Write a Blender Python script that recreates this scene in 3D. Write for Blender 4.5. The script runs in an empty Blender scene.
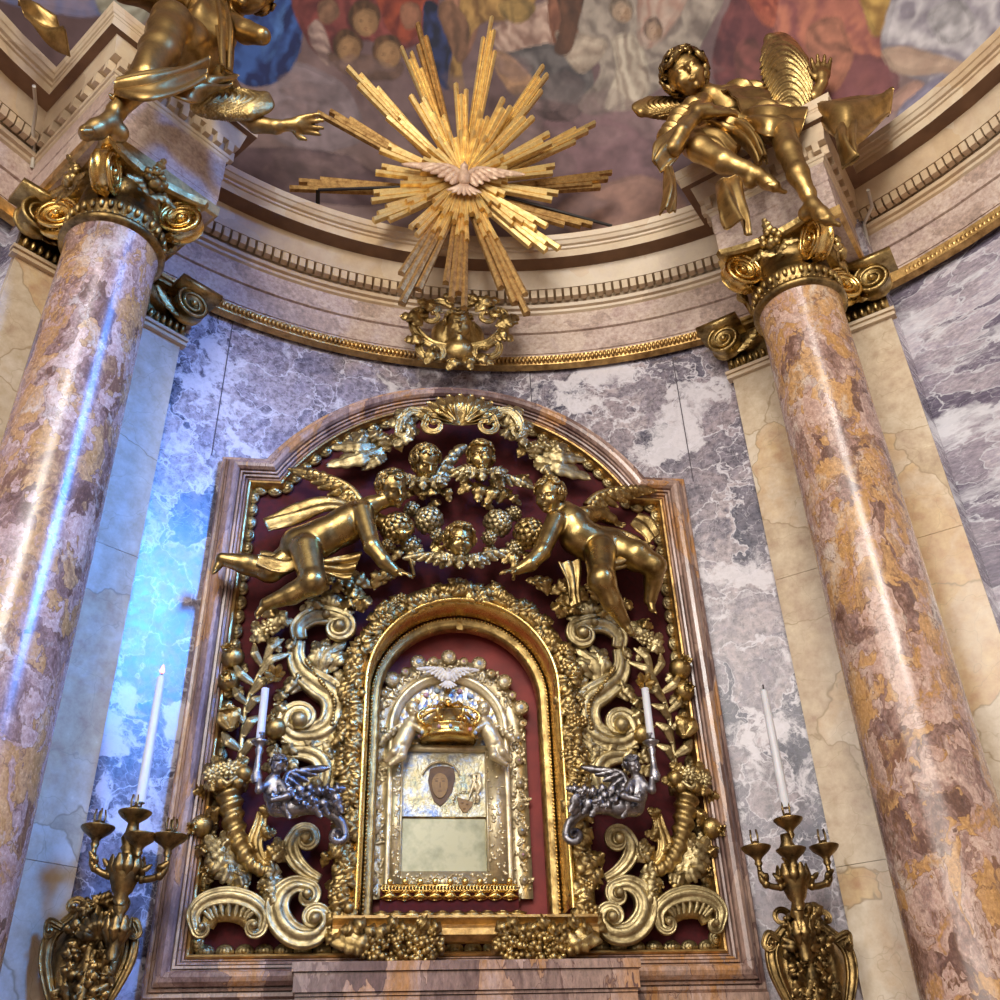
import bpy, math, random
import numpy as np
from mathutils import Vector
rng = random.Random(7)
scn = bpy.context.scene
COL = scn.collection
PI = math.pi
# ------------------------------------------------------------------ camera
CAM = np.array([-0.545, 0.0, 1.6])
RM = np.array([[0.99162782, -0.04414352, -0.12134915],
               [-0.12530854, -0.55586324, -0.82177481],
               [-0.0311775, 0.83010084, -0.55674101]])
FOC = 1000.0
def ray(px, py): return RM @ np.array([px - 500.0, 500.0 - py, -FOC])
def at(px, py, Y):
    "point of the plane y = Y seen at a pixel of the photograph"
    d = ray(px, py); return CAM + d * (Y / d[1])
def pxm(px, py, Y):
    "metres per pixel there"
    return Y / ray(px, py)[1]
C0 = np.array([0.02, 1.95])          # centre of the apse circle
def atr(px, py, r):
    d = ray(px, py); o = CAM[:2] - C0; a = d[:2] @ d[:2]; b = 2 * o @ d[:2]; c = o @ o - r * r
    return CAM + d * ((-b + math.sqrt(b * b - 4 * a * c)) / 2 / a)
cd = bpy.data.cameras.new('camera'); cam = bpy.data.objects.new('camera', cd); COL.objects.link(cam)
cd.sensor_width = 36; cd.sensor_fit = 'HORIZONTAL'; cd.lens = 36.0
from mathutils import Matrix
M4 = Matrix([list(RM[0]) + [CAM[0]], list(RM[1]) + [CAM[1]], list(RM[2]) + [CAM[2]], [0, 0, 0, 1]])
cam.matrix_world = M4
cd.clip_end = 200
scn.camera = cam
# ------------------------------------------------------------------ mesh builder
def nrm(v):
    v = np.asarray(v, float); return v / (np.linalg.norm(v) + 1e-12)
class MB:
    def __init__(s): s.v = []; s.f = []; s.n = 0
    def add(s, vs, fs):
        vs = np.asarray(vs, float).reshape(-1, 3); s.v.append(vs)
        n = s.n; s.f.extend([tuple(i + n for i in f) for f in fs]); s.n += len(vs); return s
    def grid(s, P, closeu=False, closev=False, flip=False):
        P = np.asarray(P, float); nu, nv = P.shape[:2]; fs = []
        for i in range(nu if closeu else nu - 1):
            for j in range(nv if closev else nv - 1):
                a, b, c, d = i * nv + j, ((i + 1) % nu) * nv + j, ((i + 1) % nu) * nv + (j + 1) % nv, i * nv + (j + 1) % nv
                fs.append((a, d, c, b) if flip else (a, b, c, d))
        return s.add(P.reshape(-1, 3), fs)
    def box(s, c, size, ax=None):
        c = np.asarray(c, float); h = np.asarray(size, float) / 2
        A = np.eye(3) if ax is None else np.asarray(ax, float)
        vs = [c + A.T @ (h * np.array(k)) for k in [(-1,-1,-1),(1,-1,-1),(1,1,-1),(-1,1,-1),(-1,-1,1),(1,-1,1),(1,1,1),(-1,1,1)]]
        return s.add(vs, [(0,3,2,1),(4,5,6,7),(0,1,5,4),(1,2,6,5),(2,3,7,6),(3,0,4,7)])
    def tube(s, pts, rad, seg=8, cap=True, flat=1.0, ref=None, closed=False):
        pts = [np.asarray(p, float) for p in pts]; n = len(pts)
        if not hasattr(rad, '__len__'): rad = [rad] * n
        rings = []; up = np.array([0, -1.0, 0]) if ref is None else np.asarray(ref, float)
        for i in range(n):
            if closed: t = pts[(i + 1) % n] - pts[i - 1]
            else: t = pts[min(i + 1, n - 1)] - pts[max(i - 1, 0)]
            t = nrm(t); b = up - t * (up @ t)
            if np.linalg.norm(b) < 1e-3: b = np.array([1.0, 0.3, 0]) - t * (np.array([1.0, 0.3, 0]) @ t)
            b = nrm(b)
            if ref is None: up = b
            c = np.cross(t, b)
            rings.append([pts[i] + rad[i] * (math.cos(2*PI*k/seg) * c + flat * math.sin(2*PI*k/seg) * b) for k in range(seg)])
        base = s.n
        s.grid(rings, closeu=closed, closev=True, flip=True)
        if cap and not closed:
            s.f.append(tuple(base + k for k in range(seg)))
            s.f.append(tuple(base + (n - 1) * seg + k for k in range(seg - 1, -1, -1)))
        return s
    def sweep(s, pts, prof, nvec, width=None, height=None, cap=True):
        """sweep a 2D profile (u across, h along nvec) along pts lying in a plane of normal nvec"""
        pts = [np.asarray(p, float) for p in pts]; n = len(pts); nv = nrm(nvec); P = []
        for i in range(n):
            t = nrm(pts[min(i + 1, n - 1)] - pts[max(i - 1, 0)]); side = nrm(np.cross(nv, t))
            w = 1 if width is None else (width[i] if hasattr(width, '__len__') else width)
            h = w if height is None else (height[i] if hasattr(height, '__len__') else height)
            P.append([pts[i] + side * u * w + nv * q * h for u, q in prof])
        base = s.n; m = len(prof)
        s.grid(P, flip=False)
        if cap:
            s.f.append(tuple(base + k for k in range(m))); s.f.append(tuple(base + (n - 1) * m + k for k in range(m - 1, -1, -1)))
        return s
    def lathe(s, prof, c, ax=(0, 0, 1), seg=24, ref=(0, -1, 0), cap=True):
        ax = nrm(ax); r0 = np.asarray(ref, float); r0 = r0 - ax * (r0 @ ax)
        if np.linalg.norm(r0) < 1e-3: r0 = np.array([1.0, 0, 0]) - ax * ax[0]
        r0 = nrm(r0); r1 = np.cross(ax, r0); c = np.asarray(c, float); base = s.n
        P = [[c + ax * z + r * (math.cos(2*PI*k/seg) * r0 + math.sin(2*PI*k/seg) * r1) for k in range(seg)] for r, z in prof]
        s.grid(P, closev=True)
        if cap:
            s.f.append(tuple(base + k for k in range(seg - 1, -1, -1))); s.f.append(tuple(base + (len(prof) - 1) * seg + k for k in range(seg)))
        return s
    def ell(s, c, r, ax=None, seg=12, rings=8):
        c = np.asarray(c, float); r = np.asarray(r if hasattr(r, '__len__') else (r, r, r), float)
        A = np.eye(3) if ax is None else np.asarray(ax, float)
        vs = [c + A.T @ (r * np.array([0, 0, -1.0]))]
        for i in range(1, rings):
            a = -PI/2 + PI*i/rings
            for k in range(seg):
                b = 2*PI*k/seg; vs.append(c + A.T @ (r * np.array([math.cos(a)*math.cos(b), math.cos(a)*math.sin(b), math.sin(a)])))
        vs.append(c + A.T @ (r * np.array([0, 0, 1.0]))); fs = []
        for k in range(seg): fs.append((0, 1 + (k+1) % seg, 1 + k))
        for i in range(rings - 2):
            for k in range(seg):
                a = 1 + i*seg; fs.append((a + k, a + (k+1) % seg, a + seg + (k+1) % seg, a + seg + k))
        L = len(vs) - 1; a = 1 + (rings - 2)*seg
        for k in range(seg): fs.append((a + k, a + (k+1) % seg, L))
        return s.add(vs, fs)
    def leaf(s, path, width, up, lobes=5, curl=0.3, thick=0.005, nu=22, nv=9, lobe=0.5, rib=0.16):
        """an acanthus-like blade along path: deep rounded lobes swept towards the tip, a grooved midrib; up = normal of its face"""
        pts = resample(path, nu); up = nrm(up); P = []; Q = []
        L = np.linalg.norm(np.diff(pts, axis=0), axis=1).sum()
        for i in range(nu):
            q = i / (nu - 1); t = nrm(pts[min(i + 1, nu - 1)] - pts[max(i - 1, 0)])
            side = nrm(np.cross(up, t)); n = nrm(np.cross(t, side))
            env = math.sin(PI * min(1, q * 0.84 + 0.13)) ** 0.75
            ph = abs(math.sin(PI * lobes * q)) if lobes else 1.0
            w = width * 0.5 * env * (1 - lobe + lobe * ph ** .6) + 0.0015
            row = []; row2 = []
            for j in range(nv):
                u = -1 + 2 * j / (nv - 1); au = abs(u)
                h = -curl * w * u * u + rib * w * (1.2 * math.exp(-(u / .16) ** 2) - .6 * math.exp(-((au - .28) / .12) ** 2))
                if lobes: h += .30 * width * .5 * env * au * (ph - .55)
                fwd = t * (L / max(lobes, 1) * .42 * au * au if lobes else w * .3 * au)
                p = pts[i] + side * u * w + n * h + fwd * (1 - .5 * q)
                row.append(p); row2.append(p - n * thick)
            P.append(row); Q.append(row2)
        P = np.array(P); Q = np.array(Q)
        ring = np.concatenate([P, Q[:, ::-1]], axis=1)
        base = s.n
        s.grid(ring, closev=True)
        m = 2 * nv
        s.f.append(tuple(base + k for k in range(m - 1, -1, -1))); s.f.append(tuple(base + (nu - 1) * m + k for k in range(m)))
        return s
    def mirror(s, xc=0.0):
        o = MB(); o.v = [np.array(a) * [-1, 1, 1] + [2 * xc, 0, 0] for a in s.v]; o.f = [tuple(reversed(f)) for f in s.f]; o.n = s.n; return o
    def build(s, name, mat, parent=None, smooth=True, loc=None):
        V = np.concatenate(s.v) if s.v else np.zeros((0, 3))
        return mesh_obj(name, V, s.f, mat, parent, smooth)
def mesh_obj(name, V, F, mat, parent=None, smooth=True, tri=None):
    me = bpy.data.meshes.new(name)
    org = np.zeros(3) if parent is None else ORG.get(parent.name, np.zeros(3))
    V = np.asarray(V, float) - org
    if tri is not None:
        me.vertices.add(len(V)); me.vertices.foreach_set('co', V.astype(np.float32).ravel())
        k = tri.shape[1]; n = len(tri)
        me.loops.add(n * k); me.loops.foreach_set('vertex_index', tri.astype(np.int32).ravel())
        me.polygons.add(n); me.polygons.foreach_set('loop_start', np.arange(0, n * k, k, dtype=np.int32))
        me.update(calc_edges=True)
    else:
        me.from_pydata(V.tolist(), [], F)
    me.validate()
    if smooth: me.polygons.foreach_set('use_smooth', np.ones(len(me.polygons), dtype=bool))
    for m in (mat if isinstance(mat, (list, tuple)) else [mat]): me.materials.append(m)
    o = bpy.data.objects.new(name, me); COL.objects.link(o)
    if parent is not None: o.parent = parent; ORG[o.name] = org
    return o
ORG = {}
def tag(o, label, cat, group=None):
    o['label'] = label; o['category'] = cat; o['kind'] = 'thing'
    if group: o['group'] = group
    return o
def thing(name, label, cat, loc=(0, 0, 0), group=None):
    o = bpy.data.objects.new(name, None); COL.objects.link(o); o.location = tuple(float(x) for x in loc)
    o.empty_display_size = 0.1
    ORG[o.name] = np.array(loc, float); return tag(o, label, cat, group)
def struct(o): o['kind'] = 'structure'; return o
def resample(path, n):
    p = np.asarray(path, float); d = np.r_[0, np.cumsum(np.linalg.norm(np.diff(p, axis=0), axis=1))]
    t = np.linspace(0, d[-1], n); return np.stack([np.interp(t, d, p[:, k]) for k in range(p.shape[1])], axis=1)
def cr(pts, n=8, closed=False):
    "Catmull-Rom through points"
    p = [np.asarray(q, float) for q in pts]; out = []; m = len(p)
    for i in range(m if closed else m - 1):
        if closed: a, b, c, d = p[i - 1], p[i], p[(i + 1) % m], p[(i + 2) % m]
        else: a, b, c, d = p[max(i - 1, 0)], p[i], p[i + 1], p[min(i + 2, m - 1)]
        for k in range(n):
            t = k / n; out.append(0.5 * (2*b + (c - a)*t + (2*a - 5*b + 4*c - d)*t*t + (3*b - a - 3*c + d)*t**3))
    if not closed: out.append(p[-1])
    return np.array(out)
# ------------------------------------------------------------------ materials
def new_mat(name):
    m = bpy.data.materials.new(name); m.use_nodes = True; nt = m.node_tree
    b = nt.nodes['Principled BSDF']; return m, nt, b
def nd(nt, typ, **kw):
    n = nt.nodes.new(typ)
    for k, v in kw.items():
        if k.startswith('i_'):
            key = k[2:]; key = int(key) if key.isdigit() else key.replace('_', ' ')
            n.inputs[key].default_value = v
        else: setattr(n, k, v)
    return n
def ramp(nt, fac, stops, interp='LINEAR'):
    r = nt.nodes.new('ShaderNodeValToRGB'); r.color_ramp.interpolation = interp; e = r.color_ramp.elements
    while len(e) < len(stops): e.new(0.5)
    for i, (p, c) in enumerate(stops): e[i].position = p; e[i].color = (*c, 1) if len(c) == 3 else c
    nt.links.new(fac, r.inputs[0]); return r.outputs[0]
def sr(*c):
    "sRGB 0-255 to linear"
    return tuple(((x/255)/12.92 if x/255 <= .04045 else ((x/255 + .055)/1.055)**2.4) for x in c)
def mixc(nt, fac, a, b, mode='MIX'):
    n = nt.nodes.new('ShaderNodeMix'); n.data_type = 'RGBA'; n.blend_type = mode
    if isinstance(fac, (int, float)): n.inputs[0].default_value = fac
    else: nt.links.new(fac, n.inputs[0])
    for s, k in ((a, 6), (b, 7)):
        if isinstance(s, tuple): n.inputs[k].default_value = (*s, 1)
        else: nt.links.new(s, n.inputs[k])
    return n.outputs[2]
def coords(nt, scale=(1, 1, 1), rot=(0, 0, 0), loc=(0, 0, 0)):
    g = nt.nodes.new('ShaderNodeNewGeometry')      # position in the place itself
    mp = nd(nt, 'ShaderNodeMapping'); mp.inputs['Scale'].default_value = scale; mp.inputs['Rotation'].default_value = rot; mp.inputs['Location'].default_value = loc
    nt.links.new(g.outputs['Position'], mp.inputs[0]); return mp.outputs[0]
def noise(nt, vec, scale, detail=4, rough=.55, dist=0.0, out=0):
    n = nd(nt, 'ShaderNodeTexNoise'); n.inputs['Scale'].default_value = scale; n.inputs['Detail'].default_value = detail
    n.inputs['Roughness'].default_value = rough; n.inputs['Distortion'].default_value = dist
    nt.links.new(vec, n.inputs['Vector']); return n.outputs[out]
def warp(nt, vec, scale, amt, detail=3):
    c = noise(nt, vec, scale, detail, out=1)
    s = nd(nt, 'ShaderNodeVectorMath', operation='SUBTRACT'); nt.links.new(c, s.inputs[0]); s.inputs[1].default_value = (.5, .5, .5)
    k = nd(nt, 'ShaderNodeVectorMath', operation='SCALE'); nt.links.new(s.outputs[0], k.inputs[0]); k.inputs['Scale'].default_value = amt
    a = nd(nt, 'ShaderNodeVectorMath', operation='ADD'); nt.links.new(vec, a.inputs[0]); nt.links.new(k.outputs[0], a.inputs[1]); return a.outputs[0]
def voro(nt, vec, scale, feature='F1', out=0, rnd=1.0):
    v = nd(nt, 'ShaderNodeTexVoronoi', feature=feature); v.inputs['Scale'].default_value = scale; v.inputs['Randomness'].default_value = rnd
    nt.links.new(vec, v.inputs['Vector']); return v.outputs[out]
def bump(nt, b, h, strength, dist=0.01):
    n = nd(nt, 'ShaderNodeBump'); n.inputs['Strength'].default_value = strength; n.inputs['Distance'].default_value = dist
    nt.links.new(h, n.inputs['Height']); nt.links.new(n.outputs[0], b.inputs['Normal'])
def breccia(name, pal, cell=2.2, wamt=.5, wscale=1.5, veinc=None, vein=.03, dust=.35, rough=.22, stretch=(1, 1, 1), rot=(0, 0, 0), dustc=None, spec=.5, patch=None):
    """marble of broken pieces: warped cells take palette colours, seams between them, fine cloudy noise on top"""
    m, nt, b = new_mat(name)
    v = coords(nt, stretch, rot)
    w = warp(nt, v, wscale, wamt, 4); w = warp(nt, w, wscale * 5, wamt * .22, 3)
    cellc = voro(nt, w, cell, 'F1', 1)
    sep = nd(nt, 'ShaderNodeSeparateColor'); nt.links.new(cellc, sep.inputs[0])
    n1 = noise(nt, w, cell * 1.3, 5, .6)
    ad = nd(nt, 'ShaderNodeMath', operation='MULTIPLY_ADD'); nt.links.new(n1, ad.inputs[0]); ad.inputs[1].default_value = .9
    sc = nd(nt, 'ShaderNodeMath', operation='MULTIPLY_ADD'); nt.links.new(sep.outputs[0], sc.inputs[0]); sc.inputs[1].default_value = .75; sc.inputs[2].default_value = -.32
    nt.links.new(sc.outputs[0], ad.inputs[2])
    c = ramp(nt, ad.outputs[0], pal)
    n2 = noise(nt, v, cell * 9, 5, .7)
    c = mixc(nt, dust, c, ramp(nt, n2, dustc or [(.25, sr(60, 50, 55)), (.75, sr(220, 205, 200))]), 'OVERLAY')
    if patch:
        n3 = noise(nt, warp(nt, v, patch[0] * 2.5, .35, 4), patch[0], 6, .62, .6)
        c = mixc(nt, ramp(nt, n3, [(patch[1], (0, 0, 0)), (patch[1] + patch[3], (.85, .85, .85))]), c, patch[2])
    if veinc:
        ed = voro(nt, w, cell, 'DISTANCE_TO_EDGE', 0)
        mk = ramp(nt, ed, [(0.0, (1, 1, 1)), (vein, (0, 0, 0))])
        c = mixc(nt, mk, c, veinc)
        w3 = warp(nt, v, wscale * 1.7, wamt * .9, 4)
        ed2 = voro(nt, w3, cell * 2.6, 'DISTANCE_TO_EDGE', 0)
        c = mixc(nt, ramp(nt, ed2, [(0.0, (.55, .55, .55)), (vein * .8, (0, 0, 0))]), c, veinc)
    nt.links.new(c, b.inputs['Base Color'])
    nt.links.new(ramp(nt, n2, [(.2, (rough * .7,) * 3), (.8, (rough * 1.5,) * 3)]), b.inputs['Roughness'])
    b.inputs['Specular IOR Level'].default_value = spec
    return m
def gold(name, base, dark, rough=.3, scale=14, bmp=.35, metal=1.0):
    m, nt, b = new_mat(name)
    v = coords(nt)
    n = noise(nt, v, scale, 5, .65)
    c = ramp(nt, n, [(.3, dark), (.62, base)])
    nt.links.new(c, b.inputs['Base Color']); b.inputs['Metallic'].default_value = metal
    nt.links.new(ramp(nt, n, [(.3, (rough * 1.5,) * 3), (.7, (rough * .8,) * 3)]), b.inputs['Roughness'])
    n2 = noise(nt, v, 55, 5, .7)
    bump(nt, b, n2, bmp, .006)
    return m
def plain(name, col, rough=.5, metal=0.0, col2=None, scale=8, bmp=0, emit=None):
    m, nt, b = new_mat(name)
    n = noise(nt, coords(nt), scale, 5, .6)
    c2 = col2 or tuple(x * .75 for x in col)
    nt.links.new(ramp(nt, n, [(.3, c2), (.7, col)]), b.inputs['Base Color'])
    b.inputs['Roughness'].default_value = rough; b.inputs['Metallic'].default_value = metal
    if bmp: bump(nt, b, n, bmp, .005)
    if emit: b.inputs['Emission Color'].default_value = (*emit[:3], 1); b.inputs['Emission Strength'].default_value = emit[3]
    return m
# ------------------------------------------------------------------ stone materials
M_WALL = breccia('breccia_violet_grey', [(.10, sr(84, 86, 106)), (.30, sr(132, 130, 144)), (.48, sr(166, 160, 168)), (.62, sr(142, 140, 154)), (.78, sr(184, 180, 186)), (.95, sr(108, 108, 128))],
                 cell=2.7, wamt=.9, wscale=2.0, veinc=sr(212, 206, 212), vein=.032, dust=.85, rough=.26, patch=(2.4, .53, sr(214, 208, 212), .06))
M_SIDE = breccia('streaked_grey_marble', [(.12, sr(112, 108, 128)), (.4, sr(148, 144, 160)), (.6, sr(172, 168, 180)), (.85, sr(202, 200, 206))],
                 cell=2.6, wamt=.7, wscale=1.6, veinc=sr(204, 202, 208), vein=.03, dust=.65, rough=.22, stretch=(.8, .8, 2.2), rot=(0, .75, 0), patch=(1.6, .50, sr(220, 218, 222), .10))
M_PIL = breccia('pale_yellow_marble', [(.2, sr(196, 180, 148)), (.45, sr(208, 196, 172)), (.65, sr(214, 204, 188)), (.85, sr(208, 186, 144))],
                cell=1.2, wamt=.6, wscale=1.2, veinc=sr(164, 142, 112), vein=.009, dust=.5, rough=.2)
M_COLUMN = breccia('brecciated_column_marble', [(.12, sr(116, 88, 76)), (.27, sr(170, 140, 128)), (.40, sr(208, 188, 172)), (.52, sr(188, 156, 140)), (.62, sr(188, 146, 88)), (.76, sr(204, 168, 116)), (.93, sr(140, 104, 82))],
                   cell=6.2, wamt=.75, wscale=2.8, veinc=sr(126, 92, 68), vein=.03, dust=.6, rough=.22, stretch=(1.2, 1.2, .8), patch=(3.4, .56, sr(214, 198, 182), .14))
M_ENT = breccia('cream_entablature_stone', [(.2, sr(186, 168, 154)), (.5, sr(200, 188, 178)), (.8, sr(206, 194, 182))],
                cell=3.5, wamt=.9, wscale=2.4, veinc=None, dust=.7, rough=.4)
M_CORN = breccia('ivory_cornice_stone', [(.2, sr(194, 174, 144)), (.5, sr(212, 196, 168)), (.8, sr(204, 180, 142))],
                 cell=1.3, wamt=.5, wscale=1.4, veinc=None, dust=.25, rough=.4)
M_SOFF = plain('soffit_bounce_tint', sr(132, 98, 70), .6, col2=sr(104, 74, 52), scale=5)  # brown stands in for shade and warm bounce under the cornice
M_FRAME = breccia('veined_rose_marble', [(.15, sr(116, 92, 86)), (.38, sr(166, 142, 130)), (.55, sr(184, 160, 144)), (.68, sr(186, 138, 84)), (.9, sr(196, 174, 160))],
                  cell=3.0, wamt=.6, wscale=2.2, veinc=sr(104, 76, 70), vein=.014, dust=.6, rough=.2, stretch=(2.0, 2.0, .7))
M_FLOOR = breccia('floor_marble', [(.2, sr(120, 90, 80)), (.5, sr(190, 175, 160)), (.8, sr(150, 120, 105))], cell=2, veinc=sr(90, 70, 60))
G_MID = gold('old_gold', sr(202, 174, 114), sr(104, 80, 46), .30, bmp=.6)
G_PALE = gold('pale_gilding', sr(208, 190, 142), sr(118, 98, 64), .36, bmp=.6)
G_BRIGHT = gold('bright_gold', sr(240, 206, 128), sr(200, 154, 78), .22, bmp=.2)
G_DARK = gold('dark_bronze_gold', sr(166, 138, 88), sr(72, 56, 36), .3)
G_TRIM = gold('gilded_moulding_gold', sr(222, 184, 118), sr(140, 104, 62), .36)
# ------------------------------------------------------------------ walls
def arc(r, a0, a1, n): return [C0 + r * np.array([math.sin(math.radians(a)), math.cos(math.radians(a))]) for a in np.linspace(a0, a1, n)]
def wallband(name, pts, z0, z1, mat, nz=2):
    b = MB()
    for part_ in (pts if isinstance(pts[0], list) else [pts]): b.grid([[(*p, z) for p in part_] for z in np.linspace(z0, z1, nz)], flip=True)
    return struct(b.build(name, mat))
RW, RS = 3.73, 3.95
H0 = 6.585

wallband('wall_apse', arc(RW, -47.8, 47.8, 64), 0, H0 + 1.0, M_WALL)
wallband('wall_right', [arc(RW, 47.8, 47.8, 1) + arc(RS, 47.8, 47.8, 1), arc(RS, 47.8, 112, 40)], 0, H0 + 1.0, M_SIDE)
wallband('wall_left', [arc(RS, -112, -47.8, 40), arc(RS, -47.8, -47.8, 1) + arc(RW, -47.8, -47.8, 1)], 0, H0 + 1.0, M_SIDE)
b = MB(); b.box((0, 1, -.05), (9.5, 12, .1)); struct(b.build('floor', M_FLOOR, smooth=False))
M_JOINT = plain('dark_joint', sr(84, 76, 84), .8)
for (px, py) in ((222, 390), (683, 420), (530, 376)):
    q = atr(px, py, RW - .001); tt = nrm(np.array([q[1] - C0[1], -(q[0] - C0[0])])); b = MB(); b.box((q[0], q[1], (5.44 + 6.6)/2), (.007, .006, 1.16), [[tt[0], tt[1], 0], [-tt[1], tt[0], 0], [0, 0, 1]])
    o = b.build('panel_joint', M_JOINT, smooth=False); o.parent = bpy.data.objects['wall_apse']
# ------------------------------------------------------------------ entablature
TH = {1: 41.0, -1: -42.2}
FRS, HW = {1: 3.02, -1: 2.90}, .39
PROF = [(6.585, 0.0), (6.60, .05), (6.675, .06), (6.68, .012), (6.735, .012), (6.735, .02), (6.93, .02), (6.935, .0), (6.945, .03), (7.12, .03), (7.13, .05), (7.15, .055), (7.155, .08), (7.18, .09), (7.19, .03),
        (7.28, .03), (7.285, .15), (7.37, .185), (7.43, .21), (7.433, .33), (7.505, .33), (7.51, .345), (7.525, .35), (7.53, .37), (7.555, .385), (7.56, .395), (7.595, .41), (7.60, .41), (7.60, -.3)]
NA, NB = 14, 40
def res_pts(sg, p, r_in, r_out, q=.42):
    """plan of the block that breaks forward over a column: points from the outer bay to the inner bay"""
    th = math.radians(TH[sg]); er = np.array([math.sin(th), math.cos(th)]); et = np.array([math.cos(th), -math.sin(th)]) * sg
    h = HW + p * .47; f = FRS[sg] - p * .30
    out = C0 + er * math.sqrt(r_out**2 - h*h) + et * h
    inn = C0 + er * math.sqrt(r_in**2 - h*h) - et * h
    return [out, C0 + er * f + et * h, C0 + er * f - et * h, inn]
def ang(p): d = p - C0; return math.degrees(math.atan2(d[0], d[1]))
def plan(p):
    ri, ro = 3.70 - p, 3.90 - p
    L = res_pts(-1, p, ri, ro); Rr = res_pts(1, p, ri, ro)
    a = arc(ro, -108, ang(L[0]), NA)[:-1] + L + arc(ri, ang(L[3]), ang(Rr[3]), NB)[1:-1] + Rr[::-1] + arc(ro, ang(Rr[0]), 108, NA)[1:]
    return a
ent = bpy.data.objects.new('trim_1', None); COL.objects.link(ent); struct(ent)
def ent_part(name, i0, i1, mat):
    b = MB(); b.grid([[(*q, z) for q in plan(p)] for z, p in PROF[i0:i1 + 1]], flip=True); return b.build(name, mat, ent, smooth=False)
for sg_ in (-1, 1):
    q_ = res_pts(sg_, 0.0, 3.78, 3.98); b = MB(); b.add([(*v_, 6.586) for v_ in q_], [(0, 1, 2, 3)]); b.build('block_soffit', M_ENT, ent, smooth=False)
ent_part('gilded_moulding', 0, 3, G_TRIM)
ent_part('architrave', 3, 9, M_ENT)
ent_part('bed_moulding', 9, 15, M_CORN)
ent_part('ovolo_moulding', 15, 18, M_CORN)
ent_part('soffit', 18, 19, M_SOFF)
ent_part('cornice', 19, 28, M_CORN)
b = MB(); bb = MB()
def dentils(p0, p1, n, arcr=None):
    for i in range(n):
        if arcr is None:
            c = p0 + (p1 - p0) * (i + .5) / n; t = nrm(p1 - p0)
        else:
            a = math.radians(p0 + (p1 - p0) * (i + .5) / n); c = C0 + arcr * np.array([math.sin(a), math.cos(a)]); t = np.array([math.cos(a), -math.sin(a)])
        nn = np.array([t[1], -t[0]])
        b.box((*c, 7.234), (.044, .05, .082), [[t[0], t[1], 0], [nn[0], nn[1], 0], [0, 0, 1]])
L = res_pts(-1, .10, 3.60, 3.80); Rr = res_pts(1, .10, 3.60, 3.80)
dentils(ang(L[3]) + .6, ang(Rr[3]) - .6, 66, 3.573)
dentils(-106, ang(L[0]) - .5, 66, 3.773); dentils(ang(Rr[0]) + .5, 106, 66, 3.773)
for Q in (L, Rr):
    dentils(Q[1], Q[2], 10); dentils(Q[0], Q[1], 7); dentils(Q[2], Q[3], 6)
b.build('dentil_band', M_CORN, ent, smooth=False)
# gilded leaf row on the lower moulding
b = MB()
for i in range(150):
    a = math.radians(-36 + 72 * (i + .5) / 150); c = C0 + 3.635 * np.array([math.sin(a), math.cos(a)])
    b.ell((*c, 6.637), (.016, .02, .03), seg=6, rings=4)
for s in (1, -1):
    for i in range(110):
        a = math.radians(s * (50 + 50 * (i + .5) / 110)); c = C0 + 3.855 * np.array([math.sin(a), math.cos(a)])
        b.ell((*c, 6.637), (.016, .02, .03), seg=6, rings=4)
b.build('leaf_moulding', G_TRIM, ent)
# ------------------------------------------------------------------ pilasters and columns
def volute(b, c, ax_u, ax_n, R, thick, turns=2.3, hand=1):
    """spiral scroll: c centre, ax_u first radius direction, ax_n axis (horizontal)"""
    ax_u = nrm(ax_u); ax_n = nrm(ax_n); ax_v = np.cross(ax_n, ax_u) * hand; c = np.asarray(c, float)
    b.lathe([(R * .93, -thick * .36), (R * .93, thick * .36)], c, ax_n, 20)
    for s in (1, -1):
        pts = []; rad = []
        for i in range(46):
            q = i / 45; a = q * turns * 2 * PI; r = R * (1 - q) ** .8 * .9 + R * .1
            pts.append(c + ax_n * s * thick * .4 + (math.cos(a) * ax_u + math.sin(a) * ax_v) * r); rad.append(R * (.12 - .05 * q))
        b.tube(pts, rad, 6, ref=ax_n)
        b.ell(c + ax_n * s * thick * .42, R * .2, seg=8, rings=6)
ZN = 6.15
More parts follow.
